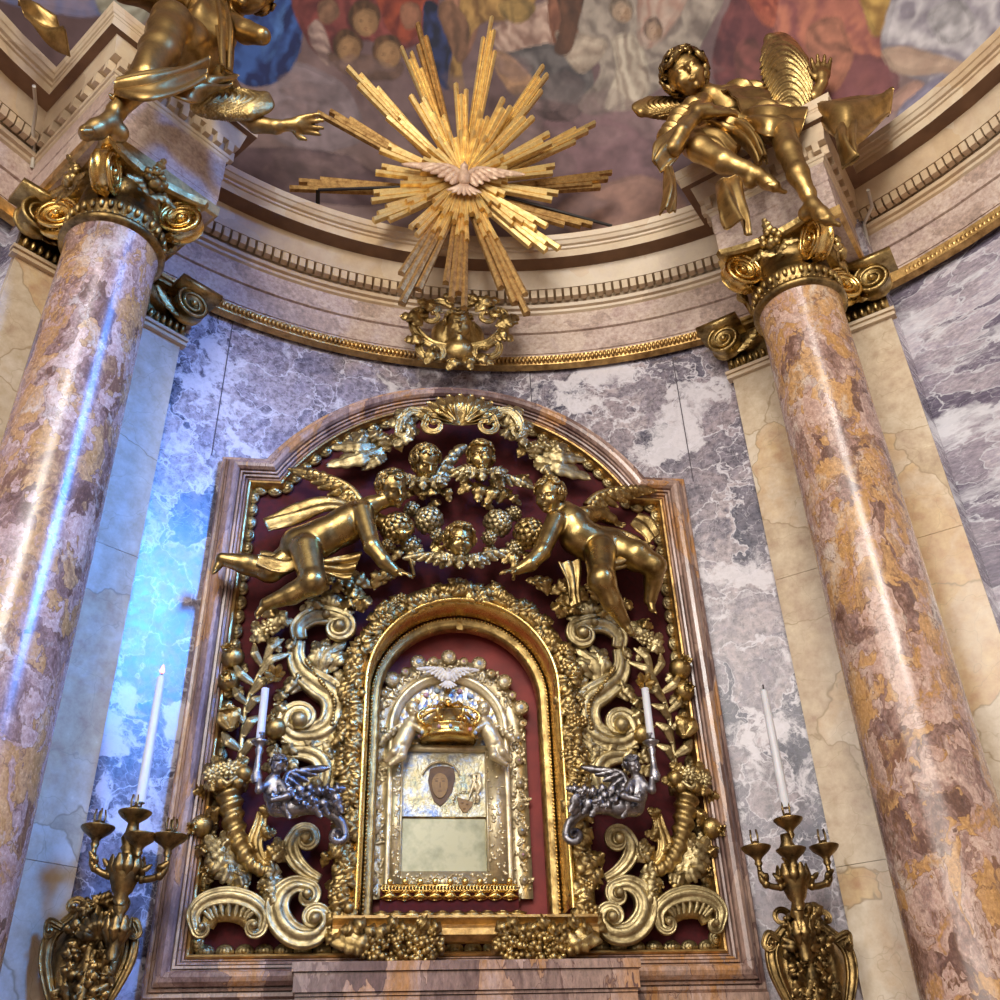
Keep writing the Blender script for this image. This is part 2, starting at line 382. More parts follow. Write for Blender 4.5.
def column(cx, cy, sg, lab):
    t = thing('column', lab, 'column', (cx, cy, 0), 'brecciated marble columns')
    b = MB(); b.lathe([(.275, 0), (.272, 2.4), (.265, 4.2), (.254, 6.06), (.262, 6.09), (.262, 6.11)], (cx, cy, 0), seg=64); b.build('shaft', M_COLUMN, t)
    b = MB(); b.lathe([(.256, 6.10), (.285, 6.105), (.297, 6.125), (.297, 6.135), (.285, 6.155), (.262, 6.16)], (cx, cy, 0), seg=48, cap=False); b.build('astragal', G_DARK, t)
    th = math.radians(TH[sg]); er = np.array([math.sin(th), math.cos(th), 0]); et = np.array([er[1], -er[0], 0]); c = np.array([cx, cy, 0.0]); up = np.array([0, 0, 1.0])
    cap = MB(); cap.lathe([(.25, 6.15), (.255, 6.19), (.272, 6.23), (.285, 6.27), (.26, 6.30), (.235, 6.53)], (cx, cy, 0), seg=40)
    co = cap.build('capital', G_DARK, t)
    eg = MB()
    for k in range(34):
        a = 2*PI*k/34; d = np.array([math.cos(a), math.sin(a), 0]); eg.ell(c + d * .276 + up * 6.24, (.019, .019, .034), seg=8, rings=6)
    for k in range(44):
        a = 2*PI*k/44; d = np.array([math.cos(a), math.sin(a), 0]); eg.ell(c + d * .262 + up * 6.185, (.010, .010, .010), seg=6, rings=4)
    eg.build('egg_and_dart', G_MID, co)
    ab = MB(); rows = []
    for z, off in ((6.54, -.03), (6.552, .0), (6.57, .008), (6.588, .015)):
        row = []
        for k in range(4):
            a = PI/4 + k * PI/2
            cdir = lambda aa: er * math.cos(aa) + et * math.sin(aa)
            p0 = cdir(a) * (.50 + off); p1 = cdir(a + PI/2) * (.50 + off); mid = cdir(a + PI/4) * (.22 + off)
            tt = nrm(p1 - p0); p0 = p0 + tt * .03; p1 = p1 - tt * .03
            for i in range(9):
                q = i / 8; row.append(c + p0 * (1 - q)**2 + 2 * (mid * 1.05) * q * (1 - q) + p1 * q * q + up * z)
        rows.append(row)
    ab.grid(rows, closev=True); ab.f.append(tuple(range(35, -1, -1))); ab.build('abacus', G_MID, t, smooth=False)
    for k in range(4):
        a = PI/4 + k * PI/2; d = er * math.cos(a) + et * math.sin(a)
        v = MB(); volute(v, c + d * .36 + up * 6.40, up, np.cross(up, d), .135, .11, hand=-1)
        v.tube([c + d * .43 + up * 6.53, c + d * .30 + up * 6.535, c + d * .16 + up * 6.50], [.035, .04, .03], 8)
        v.leaf([c + d * .26 + up * 6.30, c + d * .36 + up * 6.28, c + d * .45 + up * 6.33, c + d * .47 + up * 6.42], .09, d)
        v.build('volute', G_BRIGHT, t)
        a = k * PI/2; d = er * math.cos(a) + et * math.sin(a); s = np.cross(up, d)
        fl = MB(); fl.ell(c + d * .345 + up * 6.46, (.036, .036, .036))
        for j in range(7):
            aa = 2*PI*j/7; fl.ell(c + d * .34 + up * 6.50 + (s * math.cos(aa) + up * math.sin(aa)) * .055, (.028, .028, .028), seg=8, rings=6)
        for q in (-1, 1):
            fl.leaf([c + d * .31 + up * 6.38, c + d * .34 + s * q * .08 + up * 6.42, c + d * .33 + s * q * .16 + up * 6.40], .07, d)
        fl.leaf([c + d * .32 + up * 6.5, c + d * .36 + up * 6.58, c + d * .40 + up * 6.63], .07, d)
        fl.build('fleuron', G_MID, t)
    return t
column(2.098, 4.37, 1, 'red and yellow veined marble column, on the right of the altar frame')
column(-2.15, 4.288, -1, 'mauve and yellow veined marble column, on the left of the altar frame')
def pilaster(sg, lab):
    A = np.array([sg * 1.885 + .008, 5.1]); B = np.array([sg * 2.735 + .008, 4.40])
    t2 = nrm(B - A); n2 = np.array([t2[1], -t2[0]]) * sg
    if n2 @ (C0 - A) < 0: n2 = -n2
    t = thing('pilaster', lab, 'pilaster', (*((A + B) / 2), 0), 'yellow marble pilasters')
    def slab(b, z0, z1, grow, back=.055):
        a = A - t2 * grow; c = B + t2 * grow; m = (a + c) / 2 + n2 * (grow - back / 2)
        b.box((*m, (z0 + z1) / 2), (np.linalg.norm(c - a), back, z1 - z0), [[*t2, 0], [*n2, 0], [0, 0, 1]])
    b = MB()
    for z0, z1 in ((0, 1.3), (1.303, 2.85), (2.853, 4.55), (4.553, 6.18)): slab(b, z0, z1, .0)
    b.build('shaft', M_PIL, t, smooth=False)
    b = MB(); slab(b, 6.16, 6.185, .03); slab(b, 6.185, 6.2, .018); slab(b, 6.20, 6.225, .035); b.build('necking', M_CORN, t, smooth=False)
    b = MB(); slab(b, 6.225, 6.54, .01); cp = b.build('capital', G_DARK, t, smooth=False)
    b = MB(); slab(b, 6.545, 6.575, .06); slab(b, 6.575, 6.60, .08); b.build('abacus', G_MID, t, smooth=False)
    b = MB(); n = 24; ln = np.linalg.norm(B - A)
    for i in range(n):
        p = A + t2 * ln * (i + .5) / n + n2 * .03
        b.ell((*p, 6.275), (.016, .022, .035), [[*t2, 0], [*n2, 0], [0, 0, 1]], seg=8, rings=6)
    b.build('egg_and_dart', G_MID, cp)
    for P, d in ((A, -t2), (B, t2)):
        dd = nrm(d * .8 + n2 * .6)
        v = MB(); c = np.array([*(P - d * .03 + n2 * .09), 6.43]); d3 = np.array([*dd, 0])
        volute(v, c, (0, 0, 1), np.array([*n2, 0]), .12, .13, hand=1)
        v.box(c + np.array([0, 0, .12]) + d3 * .02, (.30, .2, .045), [[*t2, 0], [*n2, 0], [0, 0, 1]])
        v.leaf([c + np.array([*(-d * .06), -.12]), c + np.array([*(-d * .16), -.04]), c + np.array([*(-d * .24), .03])], .09, np.array([*n2, 0]))
        v.build('volute', G_MID, t)
pilaster(1, 'broad pale yellow marble pilaster behind the right column')
pilaster(-1, 'broad marble pilaster behind the left column, bluish on its inner side')
# ------------------------------------------------------------------ painted half dome
DR, DZ = 3.80, 7.40
def dome_hit(px, py):
    d = ray(px, py); d = d / np.linalg.norm(d); o = CAM - np.array([C0[0], C0[1], DZ]); b = o @ d; c = o @ o - DR * DR
    return CAM + d * (-b + math.sqrt(b * b - c))
def duv(px, py):
    p = dome_hit(px, py) - np.array([C0[0], C0[1], DZ]); return np.array([math.atan2(p[0], p[1]), math.asin(p[2] / DR)])
def vnoise(X, Y, seed, oct=4):
    out = np.zeros_like(X); amp = .5; r = np.random.RandomState(seed)
    for o in range(oct):
        T = r.rand(64, 64); x = X * 2**o + 17.3 * o; y = Y * 2**o + 9.1 * o
        i = np.floor(x).astype(int); j = np.floor(y).astype(int); f = x - i; g = y - j
        f = f * f * (3 - 2 * f); g = g * g * (3 - 2 * g); i0, i1, j0, j1 = i % 64, (i + 1) % 64, j % 64, (j + 1) % 64
        out += amp * ((T[i0, j0] * (1 - f) + T[i1, j0] * f) * (1 - g) + (T[i0, j1] * (1 - f) + T[i1, j1] * f) * g); amp *= .5
    return out
def fresco():
    nu, nv = 940, 330
    U, V = np.meshgrid(np.linspace(math.radians(-74), math.radians(74), nu), np.linspace(math.radians(2), math.radians(50), nv), indexing='ij')
    K = 12.0
    nx = vnoise(U * K, V * K, 1); ny = vnoise(U * K, V * K, 2); n3 = vnoise(U * 3.2, V * 3.2, 3, 5); fine = vnoise(U * 40, V * 40, 4, 4)
    def lin(c): return np.array(sr(*c))
    cimg = lin((112, 88, 90))[None, None] * np.ones((nu, nv, 1))
    t = np.clip((n3 - .33) * 3.5, 0, 1)[..., None]; cimg = cimg * (1 - t) + lin((150, 126, 122)) * t
    t = np.clip((nx - .5) * 3, 0, 1)[..., None]; cimg = cimg * (1 - t * .6) + lin((92, 68, 66)) * t * .6
    def inside(poly, x, y):
        r = np.zeros(x.shape, bool); n = len(poly)
        for i in range(n):
            (x0, y0), (x1, y1) = poly[i - 1], poly[i]
            if y0 == y1: continue
            r ^= ((y0 > y) != (y1 > y)) & (x < (x1 - x0) * (y - y0) / (y1 - y0) + x0)
        return r
    def poly(pts, col, fold=0, fdir=None, freq=120, col2=None, wob=.02, smooth=True, alpha=1.0):
        P = np.array([duv(*p) for p in pts])
        if smooth: P = cr(P, 6, True)
        lo = P.min(0) - .05; hi = P.max(0) + .05
        iu = np.searchsorted(U[:, 0], [lo[0], hi[0]]); iv = np.searchsorted(V[0], [lo[1], hi[1]])
        sl = (slice(*iu), slice(*iv))
        if iu[1] <= iu[0] or iv[1] <= iv[0]: return
        u = U[sl] + (nx[sl] - .47) * wob; v = V[sl] + (ny[sl] - .47) * wob
        e = .0022; a = np.zeros(u.shape)
        for du, dv in ((e, e), (-e, e), (e, -e), (-e, -e)): a += inside(P, u + du, v + dv) * .25
        c = np.ones(u.shape + (1,)) * lin(col)
        if fold:
            d = np.array(fdir if fdir is not None else (1, .3), float); d /= np.linalg.norm(d)
            s = np.sin(freq * (u * d[0] + v * d[1]) + 14 * nx[sl] + 9 * ny[sl]) * .75 + np.sin(freq * .43 * (u * d[0] - v * d[1] * .6) + 16 * ny[sl]) * .5 + (fine[sl] - .47) * .7
            if col2 is not None:
                q = np.clip(.5 + s * fold, 0, 1)[..., None]; c = c * q + lin(col2) * (1 - q)
            else: c = c * (1 + fold * s)[..., None]
        e2 = .010; a2 = np.zeros(u.shape)
        for du, dv in ((e2, e2), (-e2, e2), (e2, -e2), (-e2, -e2)): a2 += inside(P, u + du, v + dv) * .25
        if smooth and fold: c = c * (.58 + .42 * a2)[..., None]
        a = a[..., None] * alpha
        cimg[sl] = cimg[sl] * (1 - a) + c * a
    def disc(x, y, rx, ry, col, **k):
        poly([(x + rx * math.cos(a), y + ry * math.sin(a)) for a in np.linspace(0, 2*PI, 10)[:-1]], col, **k)
    def face(x, y, r, tilt=0, skin=(172, 132, 92), hair=(96, 66, 44)):
        disc(x - r * .1, y - r * .25, r * 1.15, r * 1.2, hair, fold=.3, freq=260); disc(x, y + r * .12, r * .86, r, skin, fold=.08, col2=None)
        c, s = math.cos(tilt), math.sin(tilt)
        for k in (-1, 1): disc(x + k * r * .36 * c, y + r * .05 + k * r * .36 * s, r * .15, r * .07, (104, 74, 54), wob=0)
        disc(x + r * .04, y + r * .36, r * .10, r * .2, (150, 112, 76), wob=0, alpha=.6); disc(x, y + r * .64, r * .17, r * .06, (132, 80, 60), wob=0); disc(x + r * .5, y + r * .2, r * .34, r * .7, (132, 96, 64), wob=0, alpha=.5)
    # clouds
    poly([(290, 60), (350, 90), (360, 140), (300, 150), (262, 120), (265, 80)], (146, 130, 136), .12, alpha=.8)
    poly([(560, 110), (660, 105), (660, 200), (560, 225), (540, 150)], (124, 94, 98), .15, freq=60)
    poly([(560, 205), (640, 175), (690, 215), (600, 245)], (160, 122, 104), .25, (1, 1), 80, alpha=.7)
    poly([(200, 150), (330, 150), (400, 200), (250, 190)], (98, 76, 84), .2, freq=50, alpha=.8)
    # far left: sky and pale curtain
    poly([(-40, -30), (110, -30), (105, 14), (60, 16), (-10, 0)], (104, 120, 172), .35, (1, .5), 70, (170, 150, 165))
    poly([(98, -25), (160, -25), (150, 18), (120, 24), (100, 12)], (196, 194, 176), .3, (1, 0), 230, (140, 132, 112))
    # blue mantle
    poly([(226, -20), (306, -20), (303, 36), (298, 60), (280, 80), (245, 84), (222, 60), (234, 30)], (58, 92, 160), .6, (1, -.2), 95, (24, 38, 90))
    poly([(262, -10), (284, -10), (280, 40), (262, 60)], (78, 118, 184), .4, (1, -.3), 120, (40, 66, 130))
    # red robes
    poly([(298, -20), (426, -20), (430, 30), (404, 50), (360, 40), (330, 60), (308, 40)], (140, 70, 66), .45, (1, .6), 110, (88, 40, 42))
    poly([(376, -20), (426, -20), (426, 24), (402, 44), (384, 20)], (168, 78, 52), .4, (1, -.4), 130, (110, 44, 36))
    poly([(310, 24), (322, 22), (333, 58), (326, 66), (312, 44)], (188, 160, 148), .5, (.3, 1), 260, (130, 104, 100))
    poly([(330, 52), (400, 60), (392, 80), (345, 74)], (112, 84, 72), .2)
    face(366, 20, 14); face(349, 48, 13, .2); face(388, 53, 13, -.15)
    # dark blue cloth
    poly([(424, 0), (446, 20), (454, 78), (442, 88), (424, 48)], (50, 62, 112), .5, (1, .2), 110, (26, 30, 56))
    # seated figure
    poly([(446, -20), (480, -20), (478, 30), (462, 62), (448, 40)], (150, 106, 84), .3, (1, .1), 120)
    poly([(470, -20), (534, -20), (524, 18), (480, 26), (462, 64), (464, 92), (448, 84), (456, 40)], (184, 144, 84), .5, (1, .5), 110, (120, 86, 48))
    poly([(492, 30), (545, 0), (566, 20), (556, 52), (505, 54)], (202, 172, 154), .45, (.5, 1), 150, (146, 112, 98))
    poly([(548, -20), (584, -20), (576, 50), (556, 48)], (156, 104, 78), .3, (1, .1), 100, (110, 66, 50))
    poly([(504, 54), (545, 44), (576, 48), (594, 74), (588, 98), (556, 110), (530, 96), (522, 70)], (122, 114, 112), .4, (1, 1), 90, (72, 66, 68))
    poly([(488, 52), (512, 56), (536, 84), (530, 100), (512, 94), (496, 74)], (184, 142, 108), .15, (1, 0), 80)
    poly([(530, 98), (580, 104), (576, 118), (545, 118)], (84, 62, 62), .2)
    # pale crowd
    poly([(574, -20), (716, -20), (704, 40), (684, 66), (650, 96), (600, 114), (580, 104), (602, 70), (584, 44)], (172, 158, 144), .5, (1, .4), 95, (122, 108, 100))
    poly([(612, 40), (634, 34), (648, 60), (642, 106), (604, 108), (616, 72)], (204, 190, 170), .5, (1, -.1), 220, (156, 138, 122))
    poly([(640, -10), (690, -10), (662, 40), (640, 44)], (164, 124, 108), .35, (1, -.6), 130, (196, 176, 160))
    poly([(560, 30), (606, 42), (600, 62), (580, 74), (562, 48)], (196, 178, 158), .4, (.4, 1), 170, (148, 128, 112))
    face(622, 12, 10, 0, (188, 160, 134), (130, 112, 96)); face(655, 30, 9, .3, (180, 150, 126), (124, 100, 86))
    # dark red and rose robes
    poly([(716, 40), (744, -20), (786, -20), (800, 50), (780, 96), (720, 92)], (122, 66, 66), .45, (1, .3), 70, (84, 42, 48))
    poly([(760, -20), (868, -20), (884, 46), (892, 104), (850, 116), (806, 108), (784, 60)], (188, 118, 94), .45, (1, -.5), 60, (136, 78, 76))
    poly([(784, 64), (884, 56), (896, 108), (850, 120), (800, 116)], (136, 84, 86), .3, (1, .3), 60, (110, 64, 70), alpha=.85)
    poly([(740, -20), (775, -20), (772, 30), (752, 10)], (190, 104, 78), .4, (1, .2), 130, (130, 60, 50))
    poly([(858, -20), (914, -20), (900, 22), (876, 34), (864, 14)], (206, 168, 92), .4, (1, .3), 150, (150, 112, 56))
    # white draped figure with bare leg
    poly([(884, 26), (912, -20), (1040, -20), (1040, 40), (996, 56), (964, 100), (936, 124), (930, 90), (890, 62)], (204, 198, 200), .5, (1, .5), 95, (140, 132, 142))
    poly([(884, 48), (914, 46), (962, 62), (988, 58), (978, 92), (958, 92), (950, 76), (908, 76), (890, 68)], (198, 172, 150), .18, (0, 1), 70, (160, 128, 112))
    poly([(886, 100), (914, 82), (924, 86), (916, 104), (892, 110)], (190, 150, 134), .2)
    poly([(900, 108), (940, 78), (960, 96), (930, 130), (900, 140)], (170, 164, 182), .3, (1, 1), 120, (120, 112, 134))
    # limbs, drapery edges and heads that fill the crowd
    for pts, col in (([(436, 8), (452, 2), (470, 30), (462, 62), (450, 50)], (150, 108, 82)), ([(556, -10), (584, -10), (580, 20), (572, 52), (556, 50), (562, 20)], (112, 74, 54)), ([(500, 4), (520, -4), (536, 6), (524, 20), (504, 18)], (196, 158, 92)),
                     
                     ([(400, 8), (416, 4), (420, 24), (406, 30)], (176, 120, 92)), ([(318, 4), (332, 0), (340, 14), (330, 24), (320, 20)], (168, 124, 96)), ([(806, 30), (838, 16), (852, 60), (836, 92), (812, 80)], (198, 130, 104)), ([(736, 50), (756, 40), (770, 66), (756, 92), (738, 84)], (146, 84, 78)),
                     ([(952, 92), (966, 86), (972, 110), (958, 124)], (206, 196, 198)), ([(930, 10), (960, 0), (976, 30), (950, 44), (934, 32)], (214, 208, 210))):
        poly(pts, col, .32, (1, .4), 120, tuple(int(x*.62) for x in col))
    for i in range(36):                       # small cloud swirls
        q = np.random.RandomState(100 + i).rand(6); x, y = 240 + 520*q[0], 60 + 150*q[1]; w_, h_ = 16 + 30*q[2], 6 + 12*q[3]
        c_ = (96 + 60*q[4], 76 + 54*q[4], 76 + 52*q[4]); poly([(x - w_, y), (x - w_*.3, y - h_), (x + w_*.6, y - h_*.7), (x + w_, y + h_*.3), (x, y + h_)], c_, .3, (1, .6), 90, alpha=.35, wob=.05)
    cimg *= np.clip(  .50 + .42 * fine + .24 * n3, .2, 1.4)[..., None]
    X = C0[0] + DR * np.cos(V) * np.sin(U); Y = C0[1] + DR * np.cos(V) * np.cos(U); Z = DZ + DR * np.sin(V)
    P = np.stack([X, Y, Z], -1).reshape(-1, 3)
    i, j = np.meshgrid(np.arange(nu - 1), np.arange(nv - 1), indexing='ij'); a = (i * nv + j).ravel()
    m, nt, b = new_mat('fresco_paint'); at_ = nd(nt, 'ShaderNodeVertexColor', layer_name='paint'); nt.links.new(at_.outputs[0], b.inputs['Base Color']); b.inputs['Roughness'].default_value = .75
    o = mesh_obj('ceiling', P, None, m, None, True, np.stack([a, a + 1, a + nv + 1, a + nv], 1))
    ca = o.data.color_attributes.new('paint', 'FLOAT_COLOR', 'POINT')
    ca.data.foreach_set('color', np.concatenate([cimg.reshape(-1, 3), np.ones((nu * nv, 1))], 1).astype(np.float32).ravel())
    return struct(o)
fresco()
b = MB()                                     # the plain upper vault above the painted band
b.grid([[(C0[0] + DR*math.cos(v)*math.sin(u), C0[1] + DR*math.cos(v)*math.cos(u), DZ + DR*math.sin(v)) for v in np.linspace(math.radians(50), math.radians(88), 12)] for u in np.linspace(math.radians(-108), math.radians(108), 50)])
for s0, s1 in ((-108, -74), (74, 108)):
    b.grid([[(C0[0] + DR*math.cos(v)*math.sin(u), C0[1] + DR*math.cos(v)*math.cos(u), DZ + DR*math.sin(v)) for v in np.linspace(math.radians(2), math.radians(50), 12)] for u in np.linspace(math.radians(s0), math.radians(s1), 16)])
struct(b.build('ceiling_2', plain('vault_plaster', sr(150, 126, 120), .8)))
# ------------------------------------------------------------------ sculpting with blended volumes
class Sculpt:
    def __init__(s, vox): s.vox = vox; s.ops = []
    def _add(s, fn, lo, hi, k, mode='add'): s.ops.append((fn, np.asarray(lo, float), np.asarray(hi, float), k, mode)); return s
    def cone(s, a, b, ra, rb, k=.02, mode='add', disp=None):
        a = np.asarray(a, float); b = np.asarray(b, float); d = b - a; L = max(d @ d, 1e-12); m = max(ra, rb)
        def fn(X, Y, Z):
            t = np.clip(((X - a[0])*d[0] + (Y - a[1])*d[1] + (Z - a[2])*d[2]) / L, 0, 1)
            v = np.sqrt((X - a[0] - t*d[0])**2 + (Y - a[1] - t*d[1])**2 + (Z - a[2] - t*d[2])**2) - (ra + t*(rb - ra))
            return v if disp is None else v + disp(X, Y, Z)
        return s._add(fn, np.minimum(a, b) - m, np.maximum(a, b) + m, k, mode)
    def chain(s, pts, rad, k=.02, **kw):
        for i in range(len(pts) - 1): s.cone(pts[i], pts[i + 1], rad[i], rad[i + 1], k, **kw)
        return s
    def ell(s, c, r, ax=None, k=.02, mode='add', disp=None):
        c = np.asarray(c, float); r = np.asarray(r if hasattr(r, '__len__') else (r, r, r), float); A = np.eye(3) if ax is None else np.asarray(ax, float); m = r.max()
        def fn(X, Y, Z):
            x, y, z = X - c[0], Y - c[1], Z - c[2]
            q = [(A[i][0]*x + A[i][1]*y + A[i][2]*z) for i in range(3)]
            k0 = np.sqrt(sum((q[i]/r[i])**2 for i in range(3))); k1 = np.sqrt(sum((q[i]/r[i]**2)**2 for i in range(3))) + 1e-9
            v = k0 * (k0 - 1) / k1
            return v if disp is None else v + disp(X, Y, Z)
        return s._add(fn, c - m, c + m, k, mode)
    def build(s, name, mat, parent=None):
        h = s.vox; add = [o for o in s.ops if o[4] == 'add']
        lo = np.min([o[1] for o in add], 0) - 4*h; hi = np.max([o[2] for o in add], 0) + 4*h
        n = np.ceil((hi - lo) / h).astype(int) + 1
        ax = [lo[i] + h * np.arange(n[i]) for i in range(3)]
        D = np.full(n, 10.0, np.float32)
        for fn, l, u, k, mode in s.ops:
            pad = k + 3*h
            i0 = np.maximum(((l - pad - lo) / h).astype(int), 0); i1 = np.minimum(np.ceil((u + pad - lo) / h).astype(int) + 1, n)
            if np.any(i1 <= i0): continue
            sl = tuple(slice(i0[i], i1[i]) for i in range(3))
            v = fn(ax[0][sl[0]][:, None, None], ax[1][sl[1]][None, :, None], ax[2][sl[2]][None, None, :]).astype(np.float32)
            d = D[sl]
            if mode == 'add':
                q = np.clip(.5 + .5*(d - v)/k, 0, 1); r = d*(1 - q) + v*q - k*q*(1 - q); D[sl] = np.where(d > 5, v, r)
            else:
                q = np.clip(.5 - .5*(d + v)/k, 0, 1); r = d*(1 - q) - v*q + k*q*(1 - q); D[sl] = np.where(d > 5, d, r)
        V, F = surface_nets(D, lo, h)
        return mesh_obj(name, V, None, mat, parent, True, F)
def surface_nets(D, lo, h):
    S = D < 0; n = np.array(D.shape)
    c = np.zeros(n - 1, np.int8)
    for dx in (0, 1):
        for dy in (0, 1):
            for dz in (0, 1): c += S[dx:n[0]-1+dx, dy:n[1]-1+dy, dz:n[2]-1+dz]
    cells = np.argwhere((c > 0) & (c < 8)); idx = -np.ones(n - 1, np.int64); idx[tuple(cells.T)] = np.arange(len(cells))
    acc = np.zeros((len(cells), 3)); cnt = np.zeros(len(cells)); O = np.array([(i, j, k) for i in (0, 1) for j in (0, 1) for k in (0, 1)])
    for a in range(8):
        for b in range(a + 1, 8):
            if np.abs(O[a] - O[b]).sum() != 1: continue
            da = D[tuple((cells + O[a]).T)]; db = D[tuple((cells + O[b]).T)]; m = (da < 0) != (db < 0)
            t = np.where(m, da / np.where(m, da - db, 1), 0)
            acc[m] += (O[a] + (O[b] - O[a]) * t[:, None])[m]; cnt[m] += 1
    V = lo + h * (cells + acc / cnt[:, None])
    F = []
    for x in range(3):
        y, z = (x + 1) % 3, (x + 2) % 3; sl0 = [slice(None)] * 3; sl1 = [slice(None)] * 3
        sl0[x] = slice(0, -1); sl1[x] = slice(1, None); m = S[tuple(sl0)] != S[tuple(sl1)]; e = np.argwhere(m)
        ok = (e[:, y] > 0) & (e[:, z] > 0) & (e[:, y] < n[y] - 1) & (e[:, z] < n[z] - 1); e = e[ok]
        ey = np.zeros(3, int); ey[y] = 1; ez = np.zeros(3, int); ez[z] = 1
        q = np.stack([idx[tuple((e - ey - ez).T)], idx[tuple((e - ez).T)], idx[tuple(e.T)], idx[tuple((e - ey).T)]], 1)
        fl = ~S[tuple(e.T)]; q[fl] = q[fl][:, ::-1]; F.append(q)
    return V, np.concatenate(F)
def frame3(f, u):
    f = nrm(f); u = np.asarray(u, float); u = nrm(u - f * (u @ f)); return np.cross(f, u), f, u        # side, forward, up
def add_head(S, c, f, u, r, k=None):
    s, f, u = frame3(f, u); c = np.asarray(c, float); k = k or r * .12; A = [s, f, u]
    P = lambda a, b, d: c + (s * a + f * b + u * d) * r
    S.ell(P(0, -.08, .2), (.74*r, .86*r, .80*r), A, k)
    S.ell(P(0, .14, -.28), (.58*r, .62*r, .68*r), A, k)
    for q in (-1, 1):
        S.ell(P(.34*q, .46, -.28), .27*r, None, k)
        S.ell(P(.74*q, -.05, -.05), (.09*r, .17*r, .24*r), A, r*.05)
    S.ell(P(0, .58, -.80), .17*r, None, k)
    for q in (-1, 1): S.ell(P(.29*q, .80, .03), (.19*r, .15*r, .12*r), A, r*.06, 'sub')
    for q in (-1, 1): S.ell(P(.28*q, .63, .02), (.14*r, .12*r, .10*r), A, r*.03)
    S.cone(P(-.42, .64, .2), P(-.1, .76, .18), .06*r, .06*r, r*.07); S.cone(P(.42, .64, .2), P(.1, .76, .18), .06*r, .06*r, r*.07)
    S.cone(P(0, .76, .12), P(0, .95, -.20), .07*r, .12*r, r*.06)
    S.ell(P(0, .79, -.50), (.2*r, .07*r, .05*r), A, r*.03); S.ell(P(0, .76, -.60), (.16*r, .08*r, .055*r), A, r*.03)
    S.ell(P(0, .88, -.55), (.17*r, .05*r, .02*r), A, r*.02, 'sub')
def add_hair(c, f, u, r, n=60, size=.2, cover=.25, seed=1, top=0.0):
    "curls over the skull: short spiral locks"
    s, f, u = frame3(f, u); c = np.asarray(c, float); g = random.Random(seed); b = MB(); A = [s, f, u]
    b.ell(c + (-f*.13 + u*.26)*r, (.78*r, .88*r, .80*r), A, 20, 12)
    made = 0
    while made < n:
        v = nrm([g.uniform(-1, 1), g.uniform(-1, 1), g.uniform(-.6, 1)])
        if v[1] > .35 and v[2] < cover + .35 + .25*abs(v[0]): continue
        if v[1] > -.1 and v[2] < -.15: continue
        made += 1
        p = c + (s*v[0]*.80 + f*(v[1]*.90 - .10) + u*(v[2]*.82 + .24))*r
        nn = nrm(s*v[0] + f*v[1] + u*v[2]); t = nrm(np.cross(nn, [g.uniform(-1, 1), g.uniform(-1, 1), g.uniform(-1, 1)])); t2 = np.cross(nn, t)
        R = size * r * g.uniform(.7, 1.25); pts = []; rad = []
        for i in range(11):
            q = i/10; a = q*2*PI*1.25; rr = R*(1 - .75*q)
            pts.append(p + (t*math.cos(a) + t2*math.sin(a))*rr + nn*R*.55*q); rad.append(R*(.40 - .18*q))
        b.tube(pts, rad, 6, ref=nn)
    if top:
        for i in range(5): b.ell(c + (u*(1.0 + .12*i) + f*(.1 + .05*i) + s*.08*math.sin(i*2))*r, (.26*r*(1 - .12*i), .26*r*(1 - .12*i), .2*r), A)
    return b
def add_hand(S, w, d, n, L, spread=.25, curl=.3, thumb=1, k=None):
    """wrist w, pointing d, palm facing n, total length L"""
    sd, d, n = np.cross(nrm(d), nrm(n)), nrm(d), nrm(n); n = nrm(n - d*(n @ d)); w = np.asarray(w, float); k = k or L*.05
    S.cone(w, w + d*L*.25, L*.17, L*.19, k)
    S.ell(w + d*L*.32, (L*.24, L*.27, L*.12), [sd, d, n], k)
    for i, (o, ln) in enumerate(((-.19, .40), (-.065, .50), (.065, .48), (.19, .38))):
        base = w + d*L*.48 + sd*o*L; dr = nrm(d + sd*o*spread*4); p1 = base + dr*ln*L*.42
        d2 = nrm(dr + n*curl); p2 = p1 + d2*ln*L*.33; d3 = nrm(dr + n*curl*2.4); p3 = p2 + d3*ln*L*.28
        S.chain([base - d*L*.1, base, p1, p2, p3], [L*.075, L*.075, L*.068, L*.06, L*.048], L*.018)
    b0 = w + d*L*.18 - sd*thumb*L*.17; b1 = b0 + nrm(d*.6 - sd*thumb*.8 + n*.25)*L*.2; b2 = b1 + nrm(d*.95 - sd*thumb*.3 + n*.3)*L*.19
    S.chain([b0, b1, b2], [L*.095, L*.08, L*.055], L*.03)
def add_foot(S, ankle, d, up, L, k=None):
    sd, d, up = frame3(d, up); a = np.asarray(ankle, float); k = k or L*.08
    S.ell(a - d*L*.12 - up*L*.16, L*.16, None, k)
    S.chain([a, a + d*L*.3 - up*L*.14, a + d*L*.52 - up*L*.22], [L*.16, L*.155, L*.13], k)
    for i in range(5):
        o = (-.14 + .07*i)*L; q = a + d*L*(.56 - .035*i) - up*L*.24 + sd*o; S.cone(q, q + d*L*(.16 - .015*i) - up*L*.02, L*(.062 - .006*i), L*(.052 - .006*i), L*.02)
